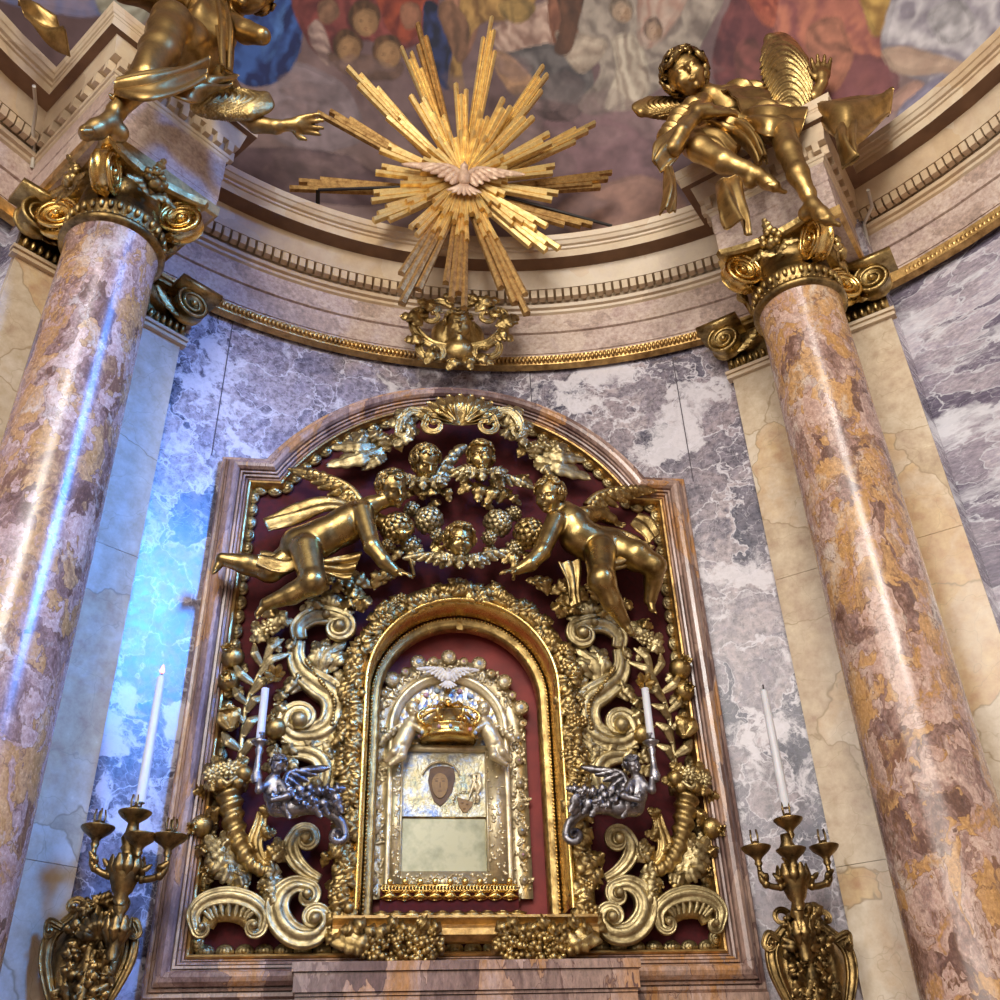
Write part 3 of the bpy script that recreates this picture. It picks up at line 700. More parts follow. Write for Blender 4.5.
def wing(root, tip, width, up, nrow=3, nf=9, droop=0.35, seed=0, curve=None):
    """bird wing: shoulder arc from root to tip with layers of feathers hanging along `up` side"""
    b = MB(); root = np.asarray(root, float); tip = np.asarray(tip, float); d = tip - root; L = np.linalg.norm(d); t = d / L; up = nrm(np.asarray(up, float) - t*(np.asarray(up, float) @ t)); n = np.cross(t, up)
    if n[1] > 0: n = -n
    lead = cr([root, root + t*L*.3 + up*width*.28, root + t*L*.7 + up*width*.26, tip], 8)
    b.tube(lead, [width*.16*(1 - .6*i/(len(lead) - 1)) for i in range(len(lead))], 8, ref=n)
    for row in range(nrow):
        m = nf + 3*(nrow - 1 - row) if row else nf
        ln = width * (.95 - .28*row)
        for i in range(m):
            q = (i + .5)/m; p = lead[int(q*(len(lead) - 1))] + n*(.004 + .006*row)
            dr = nrm(-up*(1 - q*.65) + t*(droop*.3 + q*1.15)); l = ln*(.75 + .5*q if row == 0 else .8 + .2*q)
            b.leaf([p, p + dr*l*.5 + n*width*.05, p + dr*l + n*width*.01], max(width*.34*(1 - .2*row), L/m*1.5), n, lobes=0, lobe=0, curl=.35, thick=.004, nu=8, nv=5, rib=.25)
    return b
def cloth(A, B, mat=None, nu=40, nv=14, amp=.02, freq=3, thick=.012, bulge=0, seed=0, taper=False):
    """folded sheet between two guide curves"""
    A = resample(cr(A, 8), nu); B = resample(cr(B, 8), nu); P = np.zeros((nu, nv, 3)); g = np.random.RandomState(seed); ph = g.rand(4)*6
    for i in range(nu):
        q = i/(nu - 1)
        ta = nrm(A[min(i + 1, nu - 1)] - A[max(i - 1, 0)]); ac = B[i] - A[i]; n = nrm(np.cross(ta, ac))
        if n[1] > 0: n = -n
        for j in range(nv):
            r = j/(nv - 1)
            f = math.sin(r*freq*2*PI + ph[0] + 1.6*math.sin(q*3 + ph[1]))*amp*(.35 + .65*q) + math.sin(q*7 + r*3 + ph[2])*amp*.3
            P[i, j] = A[i] + ac*r + n*(f + bulge*math.sin(PI*r))
    Q = P.copy()
    du = np.gradient(P, axis=0); dv = np.gradient(P, axis=1); N = np.cross(du, dv); N /= (np.linalg.norm(N, axis=2, keepdims=True) + 1e-9)
    b = MB(); ring = np.concatenate([P + N*thick/2, (P - N*thick/2)[:, ::-1]], axis=1); base = b.n; b.grid(ring, closev=True); m = 2*nv
    b.f.append(tuple(base + k for k in range(m - 1, -1, -1))); b.f.append(tuple(base + (nu - 1)*m + k for k in range(m)))
    return b
def W(pts, Y=None): return [at(p[0], p[1], p[2] if len(p) > 2 else Y) for p in pts]
# ------------------------------------------------------------------ gilded flying putti and cherub heads over the niche
M_PUTTO = gold('burnished_gold', sr(190, 162, 104), sr(108, 86, 50), .27, scale=9, bmp=.15)
def putto(lab, J, headd, legs, arms, hairtop=0, seed=1, vox=.0062):
    """J: torso chain [(px,py,Y,rpx)]; legs/arms: chains; headd: (px,py,Y,rpx,f,u)"""
    r0 = lambda p: p[3] * pxm(p[0], p[1], p[2])
    base = at(*J[0][:3]); t = thing('putto_statue', lab, 'putto statue', base)
    S = Sculpt(vox)
    S.chain(W(J), [r0(p) for p in J], .035)
    hx, hy, hY, hr, f, u = headd; hc = at(hx, hy, hY); r = hr * pxm(hx, hy, hY)
    S.cone(at(*J[-1][:3]), hc - nrm(u)*r*.4, r*.5, r*.42, .02)
    add_head(S, hc, f, u, r)
    for ch in legs:
        S.chain(W(ch[:-1]), [r0(p) for p in ch[:-1]], .018)
        S.ell(at(*ch[1][:3]), r0(ch[1])*1.05, None, .02)
        add_foot(S, at(*ch[-2][:3]), ch[-1][0], ch[-1][1], ch[-1][2])
    for ch in arms:
        S.chain(W(ch[:-1]), [r0(p) for p in ch[:-1]], .016)
        add_hand(S, at(*ch[-2][:3]), *ch[-1])
    S.build('body', M_PUTTO, t)
    add_hair(hc, f, u, r, 90, .25, .22, seed, hairtop).build('hair', G_MID, t)
    return t
t = putto('gilded winged putto stretching one leg back over the frame, left of the niche',
    [(300, 546, 5.10, 20), (322, 538, 5.07, 18.5), (345, 526, 5.05, 18), (356, 518, 5.05, 17), (370, 506, 5.02, 10)],
    (393, 490, 4.98, 18, (.45, -.72, -.55), (-.25, -.25, .9)),
    [[(306, 550, 5.02, 16), (313, 582, 4.96, 13), (292, 594, 5.0, 10.5), (266, 604, 5.02, 6.5), ((-.5, -.3, -.8), (.3, -.8, .3), .13)],
     [(292, 556, 5.14, 15), (270, 570, 5.12, 12), (246, 564, 5.10, 10.5), (222, 559, 5.08, 6.5), ((-.7, -.1, -.75), (-.5, -.5, .6), .14)]],
    [[(362, 512, 4.98, 11), (372, 546, 4.93, 8.5), (384, 561, 4.93, 7.5), (395, 571, 4.94, 5), ((.85, -.1, -.25), (0, .5, -.8), .115, .3, .35, 1)],
     [(362, 514, 5.14, 10), (384, 524, 5.10, 8), (402, 534, 5.04, 6), ((.8, -.3, .3), (.2, -.7, .5), .10, .2, .9, 1)]], 0, 3)
wing(at(362, 503, 5.16), at(312, 474, 5.20), .16, (.25, -.3, .9), 3, 9).build('wing', G_MID, t)
b = cloth(W([(350, 505), (325, 500), (295, 508), (266, 524)], 5.2), W([(352, 514), (330, 512), (300, 520), (268, 530)], 5.10), amp=.022, freq=2.2, bulge=.04); b.build('drapery', G_MID, t)
b = cloth(W([(300, 548), (282, 556), (262, 556)], 5.14), W([(306, 560), (284, 572), (256, 566)], 5.02), amp=.022, freq=2.5, bulge=.03, seed=3)
b2 = cloth(W([(322, 560), (340, 556), (362, 552)], 5.06), W([(322, 572), (340, 578), (350, 580)], 5.12), amp=.02, freq=2.5, seed=4); b.v += b2.v; b.f += [tuple(i + b.n for i in f) for f in b2.f]; b.n += b2.n
b.build('sash', G_MID, t)
t = putto('gilded winged putto seated with bent knees, right of the niche',
    [(610, 546, 5.10, 19), (596, 546, 5.07, 19), (578, 536, 5.05, 18.5), (570, 522, 5.05, 17.5), (564, 511, 5.04, 10)],
    (549, 497, 4.98, 17.5, (-.55, -.75, -.38), (.12, -.2, .95)),
    [[(600, 552, 5.0, 16), (602, 580, 4.90, 13.5), (612, 602, 4.96, 10.5), (624, 622, 5.02, 6.5), ((.6, -.3, -.7), (.4, -.8, .3), .14)],
     [(612, 548, 5.08, 16.5), (636, 556, 5.03, 15), (654, 566, 5.02, 12), (653, 582, 5.10, 9), (650, 600, 5.16, 6.5), ((.1, -.5, -.85), (.1, -.8, .5), .13)]],
    [[(556, 520, 4.99, 10.5), (542, 552, 4.93, 8.5), (530, 564, 4.92, 7.5), (518, 570, 4.93, 5), ((-.9, -.1, -.2), (0, .5, -.8), .115, .35, .3, -1)],
     [(584, 516, 5.12, 10), (600, 514, 5.18, 8), (612, 520, 5.2, 6), ((.7, .2, -.3), (0, -.8, .2), .10, .2, .6, -1)]], 1, 5)
wing(at(586, 506, 5.15), at(634, 490, 5.20), .165, (-.1, -.3, .95), 3, 9).build('wing', G_MID, t)
b = cloth(W([(558, 562), (566, 580), (574, 606)], 5.02), W([(580, 560), (580, 580), (580, 604)], 5.06), amp=.022, freq=2.2); b.build('drapery', G_MID, t)
b = cloth(W([(588, 554), (600, 560), (622, 556), (640, 540)], 5.00), W([(592, 566), (606, 572), (628, 566), (652, 548)], 5.06), amp=.02, freq=2, bulge=.03, seed=6)
for A, B, sd in ((W([(596, 524), (620, 530), (650, 548)], 5.18), W([(592, 534), (618, 540), (648, 560)], 5.10), 7), (W([(640, 512), (652, 520), (660, 534)], 5.16), W([(630, 524), (640, 532), (648, 544)], 5.12), 8)):
    b2 = cloth(A, B, amp=.018, freq=2, seed=sd); b.v += b2.v; b.f += [tuple(i + b.n for i in f) for f in b2.f]; b.n += b2.n
b.build('sash', G_MID, t)
def cherub(lab, x, y, Y, rp, f, u, seed, wings):
    c = at(x, y, Y); r = rp * pxm(x, y, Y); t = thing('cherub_head', lab, 'cherub head', c, 'gilded cherub heads')
    S = Sculpt(r * .034); add_head(S, c, f, u, r)
    S.cone(c - nrm(u)*r*.6, c - nrm(u)*r*.95 + np.array([0, .04, 0]), r*.36, r*.45, r*.15)
    S.build('head', M_PUTTO, t)
    add_hair(c, f, u, r, 80, .27, .25, seed).build('hair', G_MID, t)
    b = MB(); bb = c - nrm(u)*r*.95
    for k in range(7): a = (k - 3)*.55; q = bb + np.array([math.sin(a)*r*.3, -.02, 0]); b.leaf([q, q + np.array([math.sin(a)*r*.7, -.05, -r*.2]), q + np.array([math.sin(a)*r*1.25, -.02, -r*(.75*math.cos(a)) - r*.1])], r*.8, (0, -1, .2), lobes=3)
    b.build('leaf_collar', G_PALE, t)
    for (a, b_, wd, up) in wings: wing(at(*a), at(*b_), wd, up, 2, 6).build('wing', G_PALE, t)
cherub('gilded cherub head looking down, left of the pair under the shell crest', 425, 464, 5.12, 17, (.35, -.62, -.7), (.1, -.5, .85), 11,
       [((436, 482, 5.16), (456, 452, 5.18), .10, (-1, -.2, .3))])
cherub('gilded laughing cherub head with wavy hair, right of the pair under the shell crest', 481, 458, 5.12, 16, (-.12, -.92, -.25), (-.05, -.2, 1), 12,
       [((468, 478, 5.18), (446, 470, 5.2), .09, (0, -.2, 1)), ((494, 478, 5.16), (520, 482, 5.18), .10, (0, -.2, 1))])
cherub('small gilded cherub head with a collar, directly above the niche arch', 460, 542, 5.06, 17.5, (.12, -.9, -.35), (0, -.3, 1), 13,
       [((446, 560, 5.12), (418, 556, 5.12), .09, (0, -.2, 1)), ((476, 560, 5.12), (506, 552, 5.12), .09, (0, -.2, 1))])
# ------------------------------------------------------------------ the marble altar frame and its red field
XC, YF = -0.02, 5.30
FW, ZSH, AR, ZAC, ZBOT = 1.513, 5.425, 1.465, 4.645, 2.30
def contour(d, n=36):
    """inset outline of the frame: bottom left, up, shoulder, arch, shoulder, down"""
    w, zs, r = FW - d, ZSH - d, AR - d; a = math.sqrt(max(r*r - (zs - ZAC)**2, 1e-6)); t0 = math.atan2(zs - ZAC, a)
    pts = [(-w, ZBOT + d), (-w, zs), (-a, zs)]
    pts += [(-r*math.cos(t), ZAC + r*math.sin(t)) for t in np.linspace(t0, PI - t0, n)[1:-1]]
    pts += [(a, zs), (w, zs), (w, ZBOT + d)]
    return [(XC + x, z) for x, z in pts]
def frame_sweep(prof, name, mat, parent, jambs=True):
    b = MB(); b.grid([[(x, y, z) for x, z in contour(d)] for d, y in prof], closev=True, flip=True); return b.build(name, mat, parent, smooth=False)
t = thing('altar_frame', 'large veined rose marble frame with arched top and square shoulders', 'altar frame', (XC, 5.33, ZBOT))
frame_sweep([(0, 5.46), (0, 5.295), (.012, 5.28), (.028, 5.28), (.029, 5.292), (.034, 5.292), (.035, 5.268)], 'outer_moulding', M_FRAME, t)
frame_sweep([(.035, 5.268), (.046, 5.262), (.047, 5.275), (.052, 5.275), (.053, 5.245), (.07, 5.225), (.09, 5.215), (.11, 5.222), (.122, 5.24), (.124, 5.27), (.13, 5.27)], 'marble_band', M_FRAME, t)
frame_sweep([(.13, 5.27), (.131, 5.25), (.142, 5.25), (.143, 5.282), (.148, 5.282), (.149, 5.262), (.160, 5.266), (.161, 5.296), (.166, 5.296), (.167, 5.278), (.174, 5.284), (.175, 5.30)], 'inner_moulding', M_FRAME, t)
frame_sweep([(.175, 5.30), (.178, 5.285), (.186, 5.275), (.195, 5.28), (.202, 5.30), (.206, 5.345)], 'gilt_fillet', G_TRIM, t)
# scalloped gilt border
b = MB(); cc = contour(.214, 60); cc = np.array(cc + [cc[0]])
L = np.r_[0, np.cumsum(np.linalg.norm(np.diff(cc, axis=0), axis=1))]; n = int(L[-1] / .092)
for i in range(n):
    s = (i + .5) / n * L[-1]; x = np.interp(s, L, cc[:, 0]); z = np.interp(s, L, cc[:, 1]); k = min(np.searchsorted(L, s), len(cc) - 1) ; tt = nrm(cc[k] - cc[k - 1]); nn = np.array([tt[1], -tt[0]])
    ctr = np.array([x + nn[0]*.004, 5.345, z + nn[1]*.004]); A = [[tt[0], 0, tt[1]], [nn[0], 0, nn[1]], [0, 1, 0]]
    b.ell(ctr, (.047, .036, .02), A, 12, 7); b.ell(ctr + np.array([nn[0]*.0, -.014, nn[1]*.0]), (.034, .024, .014), A, 10, 6); b.ell(ctr + np.array([nn[0]*.0, -.022, nn[1]*.0]), (.016, .016, .012), A, 8, 6)
b.build('scalloped_border', G_PALE, t)
# plinth under the frame
b = MB()
for z0, z1, y in ((2.16, 2.30, 5.285), (1.55, 2.16, 5.30)): b.box((XC, (y + 5.44)/2, (z0 + z1)/2), (2*FW + .0, 5.44 - y, z1 - z0 - .004))
b.build('plinth', M_FRAME, t, smooth=False)
# red velvet field with the niche opening
NCX, NZC, NR, NZB = -0.02, 3.875, .562, 2.66      # niche centre, spring height, half width, floor
M_VELVET = plain('red_velvet', sr(84, 12, 18), .9, col2=sr(56, 7, 12), scale=30)
t = thing('backing_panel', 'dark red velvet field behind the gilded carving', 'backing panel', (XC, 5.37, 2.5))
def radial(pts, n, c):
    "outline resampled by angle about c"
    p = np.array(list(pts) + [pts[0]]); out = []
    for a in np.linspace(-PI/2, 1.5*PI, n, endpoint=False) + 1e-4:
        d = np.array([math.cos(a), math.sin(a)]); best = 9
        for i in range(len(p) - 1):
            e = p[i + 1] - p[i]; den = d[0]*e[1] - d[1]*e[0]
            if abs(den) < 1e-12: continue
            w = p[i] - c; tt = (w[0]*e[1] - w[1]*e[0]) / den; u = (w[0]*d[1] - w[1]*d[0]) / den
            if tt > 0 and -1e-9 <= u <= 1 + 1e-9: best = min(best, tt)
        out.append(c + d*best)
    return out
c2 = np.array([NCX, 3.4]); no = [(NCX - NR, NZB)] + [(NCX - NR*math.cos(a), NZC + NR*math.sin(a)) for a in np.linspace(0, PI, 40)] + [(NCX + NR, NZB)]
o_ = radial(contour(.19), 240, c2); i_ = radial(no, 240, c2)
b = MB(); b.grid([[(x, 5.365, z) for x, z in o_], [(x, 5.365, z) for x, z in i_], [(x, 5.40, z) for x, z in i_]], closev=True)
b.build('velvet', M_VELVET, t, smooth=False)
# ledge
t = thing('stone_ledge', 'rose marble ledge with stepped mouldings under the icon', 'ledge', (XC, 5.2, 2.0))
b = MB()
for z0, z1, y, hw in ((2.385, 2.425, 5.07, .82), (2.30, 2.382, 5.085, .81), (2.285, 2.297, 5.10, .80), (2.19, 2.282, 5.11, .80), (1.95, 2.187, 5.14, .74)):
    b.box((XC + .0, (y + 5.27)/2, (z0 + z1)/2), (2*hw, 5.27 - y, z1 - z0))
b.build('slab', M_FRAME, t, smooth=False)
# ------------------------------------------------------------------ niche, arched gold frames, icon
M_SILVER = gold('worn_silver', sr(176, 172, 174), sr(70, 66, 72), .28, bmp=.6)
M_SILVERGILT = gold('silver_gilt', sr(232, 216, 176), sr(176, 158, 122), .34, metal=.7)
M_REDPAINT = plain('niche_red_lining', sr(140, 46, 40), .6, col2=sr(104, 30, 28), scale=6)
def arch_path(r, zb, n=40, zc=None, xc=None):
    zc = NZC if zc is None else zc; xc = NCX if xc is None else xc
    return [(xc - r, zb)] + [(xc - r, zb + (zc - zb)*k/6) for k in range(1, 6)] + [(xc - r*math.cos(a), zc + r*math.sin(a)) for a in np.linspace(0, PI, n)] + [(xc + r, zb + (zc - zb)*k/6) for k in range(5, 0, -1)] + [(xc + r, zb)]
def arch_sweep(b, prof, zb, zc=None):
    """prof: (radius, y)"""
    b.grid([[(x, y, z) for x, z in arch_path(r, zb, zc=zc)] for r, y in prof]); return b
YI = 5.50
t = thing('wall_niche', 'arched niche lined in red around the icon', 'niche', (NCX, 5.5, NZB))
b = MB(); arch_sweep(b, [(NR + .012, 5.402), (NR + .012, 5.57)], NZB - .01)
b.grid([[(NCX - NR, 5.40, NZB), (NCX + NR, 5.40, NZB)], [(NCX - NR, 5.57, NZB), (NCX + NR, 5.57, NZB)]])
b.build('lining', M_REDPAINT, t)
b = MB(); P = arch_path(NR + .012, NZB - .01); b.add([(x, 5.568, z) for x, z in P], [tuple(range(len(P)))]); b.build('back_panel', M_REDPAINT, t, smooth=False)
# carved foliage frame around the niche
t = thing('foliage_frame', 'gilded arched frame of dense carved leaves around the icon niche', 'carved frame', (NCX, 5.3, 2.5))
def foliage(path, w, n, seed, y=5.27, sizes=(.08, .135)):
    b = MB(); g = random.Random(seed); p = resample([(x, y, z) for x, z in path], 120)
    b.sweep(p, [(-.5, 0), (-.42, .25), (-.15, .42), (.15, .42), (.42, .25), (.5, 0)], (0, -1, 0), w)
    for i in range(n):
        k = int((i + g.random()) / n * 118); q = p[k]; tt = nrm(p[k + 1] - p[k]); s = np.cross((0, -1, 0), tt)
        o = g.uniform(-.5, .5); c = q + s*o*w*.95 + np.array([0, -w*(.44 - .5*o*o) - .004, 0])
        d = nrm(tt*g.choice((1, 1, -1)) + s*g.uniform(-1.1, 1.1)); l = g.uniform(*sizes)
        nn = nrm(np.array([0, -1, 0]) + s*o*1.2)
        if g.random() < .82: b.leaf([c - d*l*.5, c + nn*l*.18, c + d*l*.5 + nn*l*.02], l*g.uniform(.55, .8), nn, lobes=3, curl=.3, nu=13, nv=5, thick=.004)
        elif g.random() < .5:
            for j in range(6):
                a = j*PI/3; b.ell(c + (tt*math.cos(a) + s*math.sin(a))*l*.2 + nn*.006, l*.14, seg=7, rings=5)
            b.ell(c + nn*.012, l*.13, seg=7, rings=5)
        else: b.ell(c, (l*.24, l*.24, l*.24), seg=8, rings=6)
    return b
zf = 2.57
foliage([(NCX - .612, zf), (NCX - .612, 3.2), (NCX - .612, NZC - .02)], .112, 84, 1).build('carved_foliage', G_MID, t)
foliage([(NCX + .612, zf), (NCX + .612, 3.2), (NCX + .612, NZC - .02)], .112, 84, 2).build('carved_foliage', G_MID, t)
foliage([(NCX - .612*math.cos(a), NZC + .612*math.sin(a)) for a in np.linspace(.0, PI, 40)], .112, 110, 3).build('carved_foliage', G_MID, t)
# base rail, garlands of grapes
b = MB(); b.sweep([(NCX - .65, 5.27, 2.585), (NCX + .65, 5.27, 2.585)], [(-.055, 0), (-.055, .07), (-.03, .10), (.0, .10), (.02, .085), (.045, .115), (.058, .11), (.058, 0)], (0, -1, 0)); b.build('base_rail', G_TRIM, t, smooth=False)
for sgn in (-1, 1):
    b = MB(); g = random.Random(20 + sgn)
    for i in range(190):
        q = g.random(); x = NCX + sgn*(.12 + .42*q); z = 2.50 + .05*(math.sin(q*PI)*-.9) + g.uniform(-.04, .06)*(.5 + math.sin(PI*q)); r = g.uniform(.012, .021)
        b.ell((x, 5.15 - .03*math.sin(PI*q) + g.uniform(-.02, .02), z), r, seg=8, rings=6)
    for i in range(9):
        q = (i + .5)/9; x = NCX + sgn*(.1 + .46*q); c = np.array([x, 5.13, 2.56 + .02*math.sin(i*2)])
        b.leaf([c, c + np.array([sgn*.03, -.03, .02]), c + np.array([sgn*.07, -.01, g.uniform(-.05, .04)])], .08, (0, -1, .2), lobes=3, nu=10, nv=5)
    b.leaf([(NCX + sgn*.62, 5.2, 2.60), (NCX + sgn*.6, 5.12, 2.54), (NCX + sgn*.50, 5.1, 2.50), (NCX + sgn*.47, 5.14, 2.47)], .13, (0, -1, 0))
    b.build('grape_garland', G_MID, t)
# slim gold arch at the front edge of the opening
t = thing('gold_arch_moulding', 'slim plain gold arch moulding edging the niche opening', 'arch moulding', (NCX, 5.3, 2.68))
b = MB(); arch_sweep(b, [(.562, 5.36), (.562, 5.235), (.552, 5.215), (.540, 5.21), (.530, 5.222), (.523, 5.25), (.521, 5.40)], 2.685); b.build('moulding', G_BRIGHT, t)
# deeper beaded gold arch
t = thing('beaded_arch', 'beaded gold arch set deeper inside the niche', 'arch moulding', (NCX, 5.45, 2.68))
b = MB(); arch_sweep(b, [(.528, 5.50), (.528, 5.43), (.516, 5.415), (.500, 5.41), (.494, 5.425), (.481, 5.42), (.468, 5.425), (.460, 5.45), (.458, 5.50)], 2.685); b.build('moulding', G_MID, t)
b = MB(); p = resample([(x, 5.408, z) for x, z in arch_path(.507, 2.70)], 190)
for q in p: b.ell(q, .0085, seg=6, rings=4)
b.build('beading', G_BRIGHT, t)
b = MB(); b.box((NCX, 5.44, 4.36), (.035, .05, .09)); b.build('keystone', G_MID, t, smooth=False)
# jewelled surround with round bosses
XI, YJ = NCX - .0, 5.50
def sh(px, py, Y=YJ): return at(px, py, Y)
ic_l, ic_r = sh(386, 800)[0], sh(511, 800)[0]; XI = (ic_l + ic_r)/2; RI = (ic_r - ic_l)/2; ZT = sh(448, 673)[2]; ZI = ZT - RI; ZB0 = sh(448, 892)[2]
t = thing('jewelled_surround', 'silver gilt surround set with round bosses around the icon', 'surround', (XI, YJ, ZB0))
b = MB(); P0 = arch_path(RI + .105, ZB0 - .03, zc=ZI, xc=XI); P1 = arch_path(RI - .005, ZB0 - .03, zc=ZI, xc=XI)
b.grid([[(x, 5.565, z) for x, z in P0], [(x, 5.53, z) for x, z in P0], [(x, 5.52, z) for x, z in P1], [(x, 5.565, z) for x, z in P1]]); b.build('back_plate', M_SILVERGILT, t)
g = random.Random(5); b = MB(); p = resample([(x, 5.522, z) for x, z in arch_path(RI + .05, ZB0, zc=ZI, xc=XI)], 150)
for i in range(300):
    q = p[g.randrange(150)] + np.array([g.uniform(-.045, .045), -.004, g.uniform(-.03, .03)])
    if g.random() < .5: b.leaf([q, q + np.array([g.uniform(-.02, .02), -.012, .015]), q + np.array([g.uniform(-.03, .03), -.004, g.uniform(-.03, .03)])], .025, (0, -1, 0), lobes=2, nu=7, nv=5, thick=.003)
    else: b.ell(q, g.uniform(.006, .012), seg=6, rings=4)
b.build('filigree', M_SILVERGILT, t)
JEW = [plain('pink_stone', sr(196, 150, 160), .15), plain('pale_blue_stone', sr(170, 190, 214), .15), plain('amber_stone', sr(196, 150, 80), .15), plain('pearl', sr(220, 214, 206), .2)]
for i, a in enumerate(np.linspace(.10, PI - .10, 15)):
    r = .044 if i % 2 else .026; R = RI + .088 + (.014 if i % 2 else 0.0); c = np.array([XI - R*math.cos(a), 5.515, ZI + R*math.sin(a)])
    b = MB(); b.ell(c, (r, r*.7, r), seg=16, rings=10); b.lathe([(r*.85, 0), (r*1.05, .008), (r*.9, .016)], c - np.array([0, r*.3, 0]), (0, -1, 0), 16, ref=(0, 0, 1), cap=False)
    for k in range(8): b.ell(c + np.array([r*.8*math.cos(k*PI/4), -r*.42, r*.8*math.sin(k*PI/4)]), r*.16, seg=6, rings=4)
    o = b.build('boss', M_SILVERGILT, t)
    b = MB(); b.ell(c - np.array([0, r*.62, 0]), (r*.34, r*.22, r*.34), seg=10, rings=7); b.build('cabochon', JEW[i % 4], o)
for k, (sx, zz) in enumerate([(s, z) for s in (-1, 1) for z in np.linspace(ZB0 + .06, ZI - .05, 7)]):
    c = np.array([XI + sx*(RI + .055), 5.512, zz]); b = MB(); b.lathe([(.022, 0), (.026, .006), (.018, .014), (.006, .018)], c, (0, -1, 0), 14, ref=(0, 0, 1)); o = b.build('boss', M_SILVERGILT, t)
    b = MB(); b.ell(c - np.array([0, .016, 0]), .008, seg=8, rings=6); b.build('cabochon', JEW[k % 4], o)
# inner arched silver-gilt frame (embossed halo field behind the crown)
t = thing('gilt_tabernacle', 'arched silver gilt frame with embossed field above the icon', 'icon frame', (XI, 5.5, ZB0))
b = MB(); b.grid([[(x, y, z) for x, z in arch_path(r, ZB0, zc=ZI, xc=XI)] for r, y in ((RI, 5.53), (RI, 5.495), (RI - .012, 5.485), (RI - .03, 5.488), (RI - .036, 5.50), (RI - .05, 5.497), (RI - .056, 5.53))]); b.build('arch_moulding', M_SILVERGILT, t)
b = MB(); P = arch_path(RI - .045, ZB0, zc=ZI, xc=XI); b.add([(x, 5.53, z) for x, z in P], [tuple(range(len(P)))]); 
mf, nt, bs = new_mat('embossed_silver_field'); vv = coords(nt); c_ = ramp(nt, noise(nt, vv, 26, 4), [(.38, sr(126, 140, 180)), (.5, sr(196, 190, 172)), (.62, sr(206, 176, 112))]); nt.links.new(c_, bs.inputs['Base Color']); bs.inputs['Metallic'].default_value = .75; bs.inputs['Roughness'].default_value = .35; bump(nt, bs, voro(nt, vv, 34), .6, .01)
b.build('embossed_field', mf, t, smooth=False)
for i, a in enumerate(np.linspace(.2, PI - .2, 11)):
    b = MB(); c = np.array([XI - (RI - .095)*math.cos(a), 5.522, ZI + (RI - .095)*math.sin(a)]); b.ell(c, (.017, .01, .017), seg=10, rings=6); b.build('gem', JEW[i % 3], t)
zr0, zr1 = sh(448, 872)[2], sh(448, 752)[2]; xl, xr = sh(402, 815)[0], sh(486, 815)[0]
b = MB()
for x0, x1, z0, z1 in ((XI - RI + .03, xl, ZB0, zr1), (xr, XI + RI - .03, ZB0, zr1), (xl, xr, ZB0, zr0), (XI - RI + .03, XI + RI - .03, zr1, zr1 + .035)):
    b.box(((x0 + x1)/2, 5.505, (z0 + z1)/2), (x1 - x0 - .001, .04, z1 - z0 - .001))
g = random.Random(9)
for i in range(240):
    s = g.choice((0, 1, 2)); x = g.uniform(XI - RI + .04, xl - .012) if s == 0 else g.uniform(xr + .012, XI + RI - .04) if s == 1 else g.uniform(xl, xr); z = g.uniform(ZB0 + .02, zr1) if s < 2 else g.uniform(ZB0 + .015, zr0 - .015)
    b.ell((x, 5.484, z), (g.uniform(.006, .013), .006, g.uniform(.006, .013)), seg=6, rings=4)
for x in (xl - .006, xr + .006): b.tube([(x, 5.482, zr0), (x, 5.482, zr1)], .006, 6)
b.build('embossed_border', M_SILVERGILT, t)
# the icon itself
t = thing('icon_painting', 'small icon of a mother and child behind an embossed silver cover', 'icon', ((xl + xr)/2, 5.51, zr0))
mi, nt, bs = new_mat('embossed_silver_cover'); vv = coords(nt)
c_ = ramp(nt, noise(nt, vv, 11, 5, .6), [(.35, sr(136, 156, 196)), (.47, sr(204, 202, 184)), (.58, sr(196, 182, 134)), (.7, sr(152, 162, 144))]); nt.links.new(c_, bs.inputs['Base Color']); bs.inputs['Metallic'].default_value = .4; bs.inputs['Roughness'].default_value = .3; bump(nt, bs, noise(nt, vv, 45, 4), .8, .01)
b = MB(); b.box(((xl + xr)/2, 5.525, (zr0 + zr1)/2), (xr - xl, .02, zr1 - zr0)); b.build('silver_cover', mi, t, smooth=False)
zm = sh(443, 818, 5.51)[2]
b = MB(); b.box(((xl + xr)/2, 5.508, (zr0 + zm)/2), (xr - xl - .01, .008, zm - zr0 - .01)); mg, nt, bs = new_mat('lower_glass_reflection'); vv = coords(nt); nt.links.new(ramp(nt, noise(nt, vv, 7, 5, .6), [(.35, sr(140, 140, 112)), (.6, sr(190, 186, 152))]), bs.inputs['Base Color']); bs.inputs['Metallic'].default_value = .25; bs.inputs['Roughness'].default_value = .3; b.build('lower_plate', mg, t, smooth=False)  # lower glass plate, its greenish reflection put into the colour
b = MB(); b.tube([(xl + .002, 5.502, zm), (xr - .002, 5.502, zm)], .006, 8); b.build('plate_edge', G_DARK, t)
M_FACE = plain('dark_painted_flesh', sr(158, 120, 64), .5, col2=sr(124, 92, 48), scale=25); M_VEIL = plain('dark_painted_veil', sr(112, 82, 52), .6, col2=sr(80, 58, 40), scale=20); M_LINE = plain('painted_line', sr(124, 90, 54), .6)
def shield(b, pts, Y, th):
    p = [at(x, y, Y) for x, y in pts]; n = len(p); b.add([q + np.array([0, th, 0]) for q in p] + p, [tuple(range(n, 2*n))] + [(i, (i + 1) % n, n + (i + 1) % n, n + i) for i in range(n)])
def ov(cx, cy, rx, ry, n=20, pw=1.0): return [(cx + rx*math.cos(a), cy + ry*math.sin(a)*(1.0 if math.sin(a) < 0 else pw)) for a in np.linspace(0, 2*PI, n, endpoint=False)]
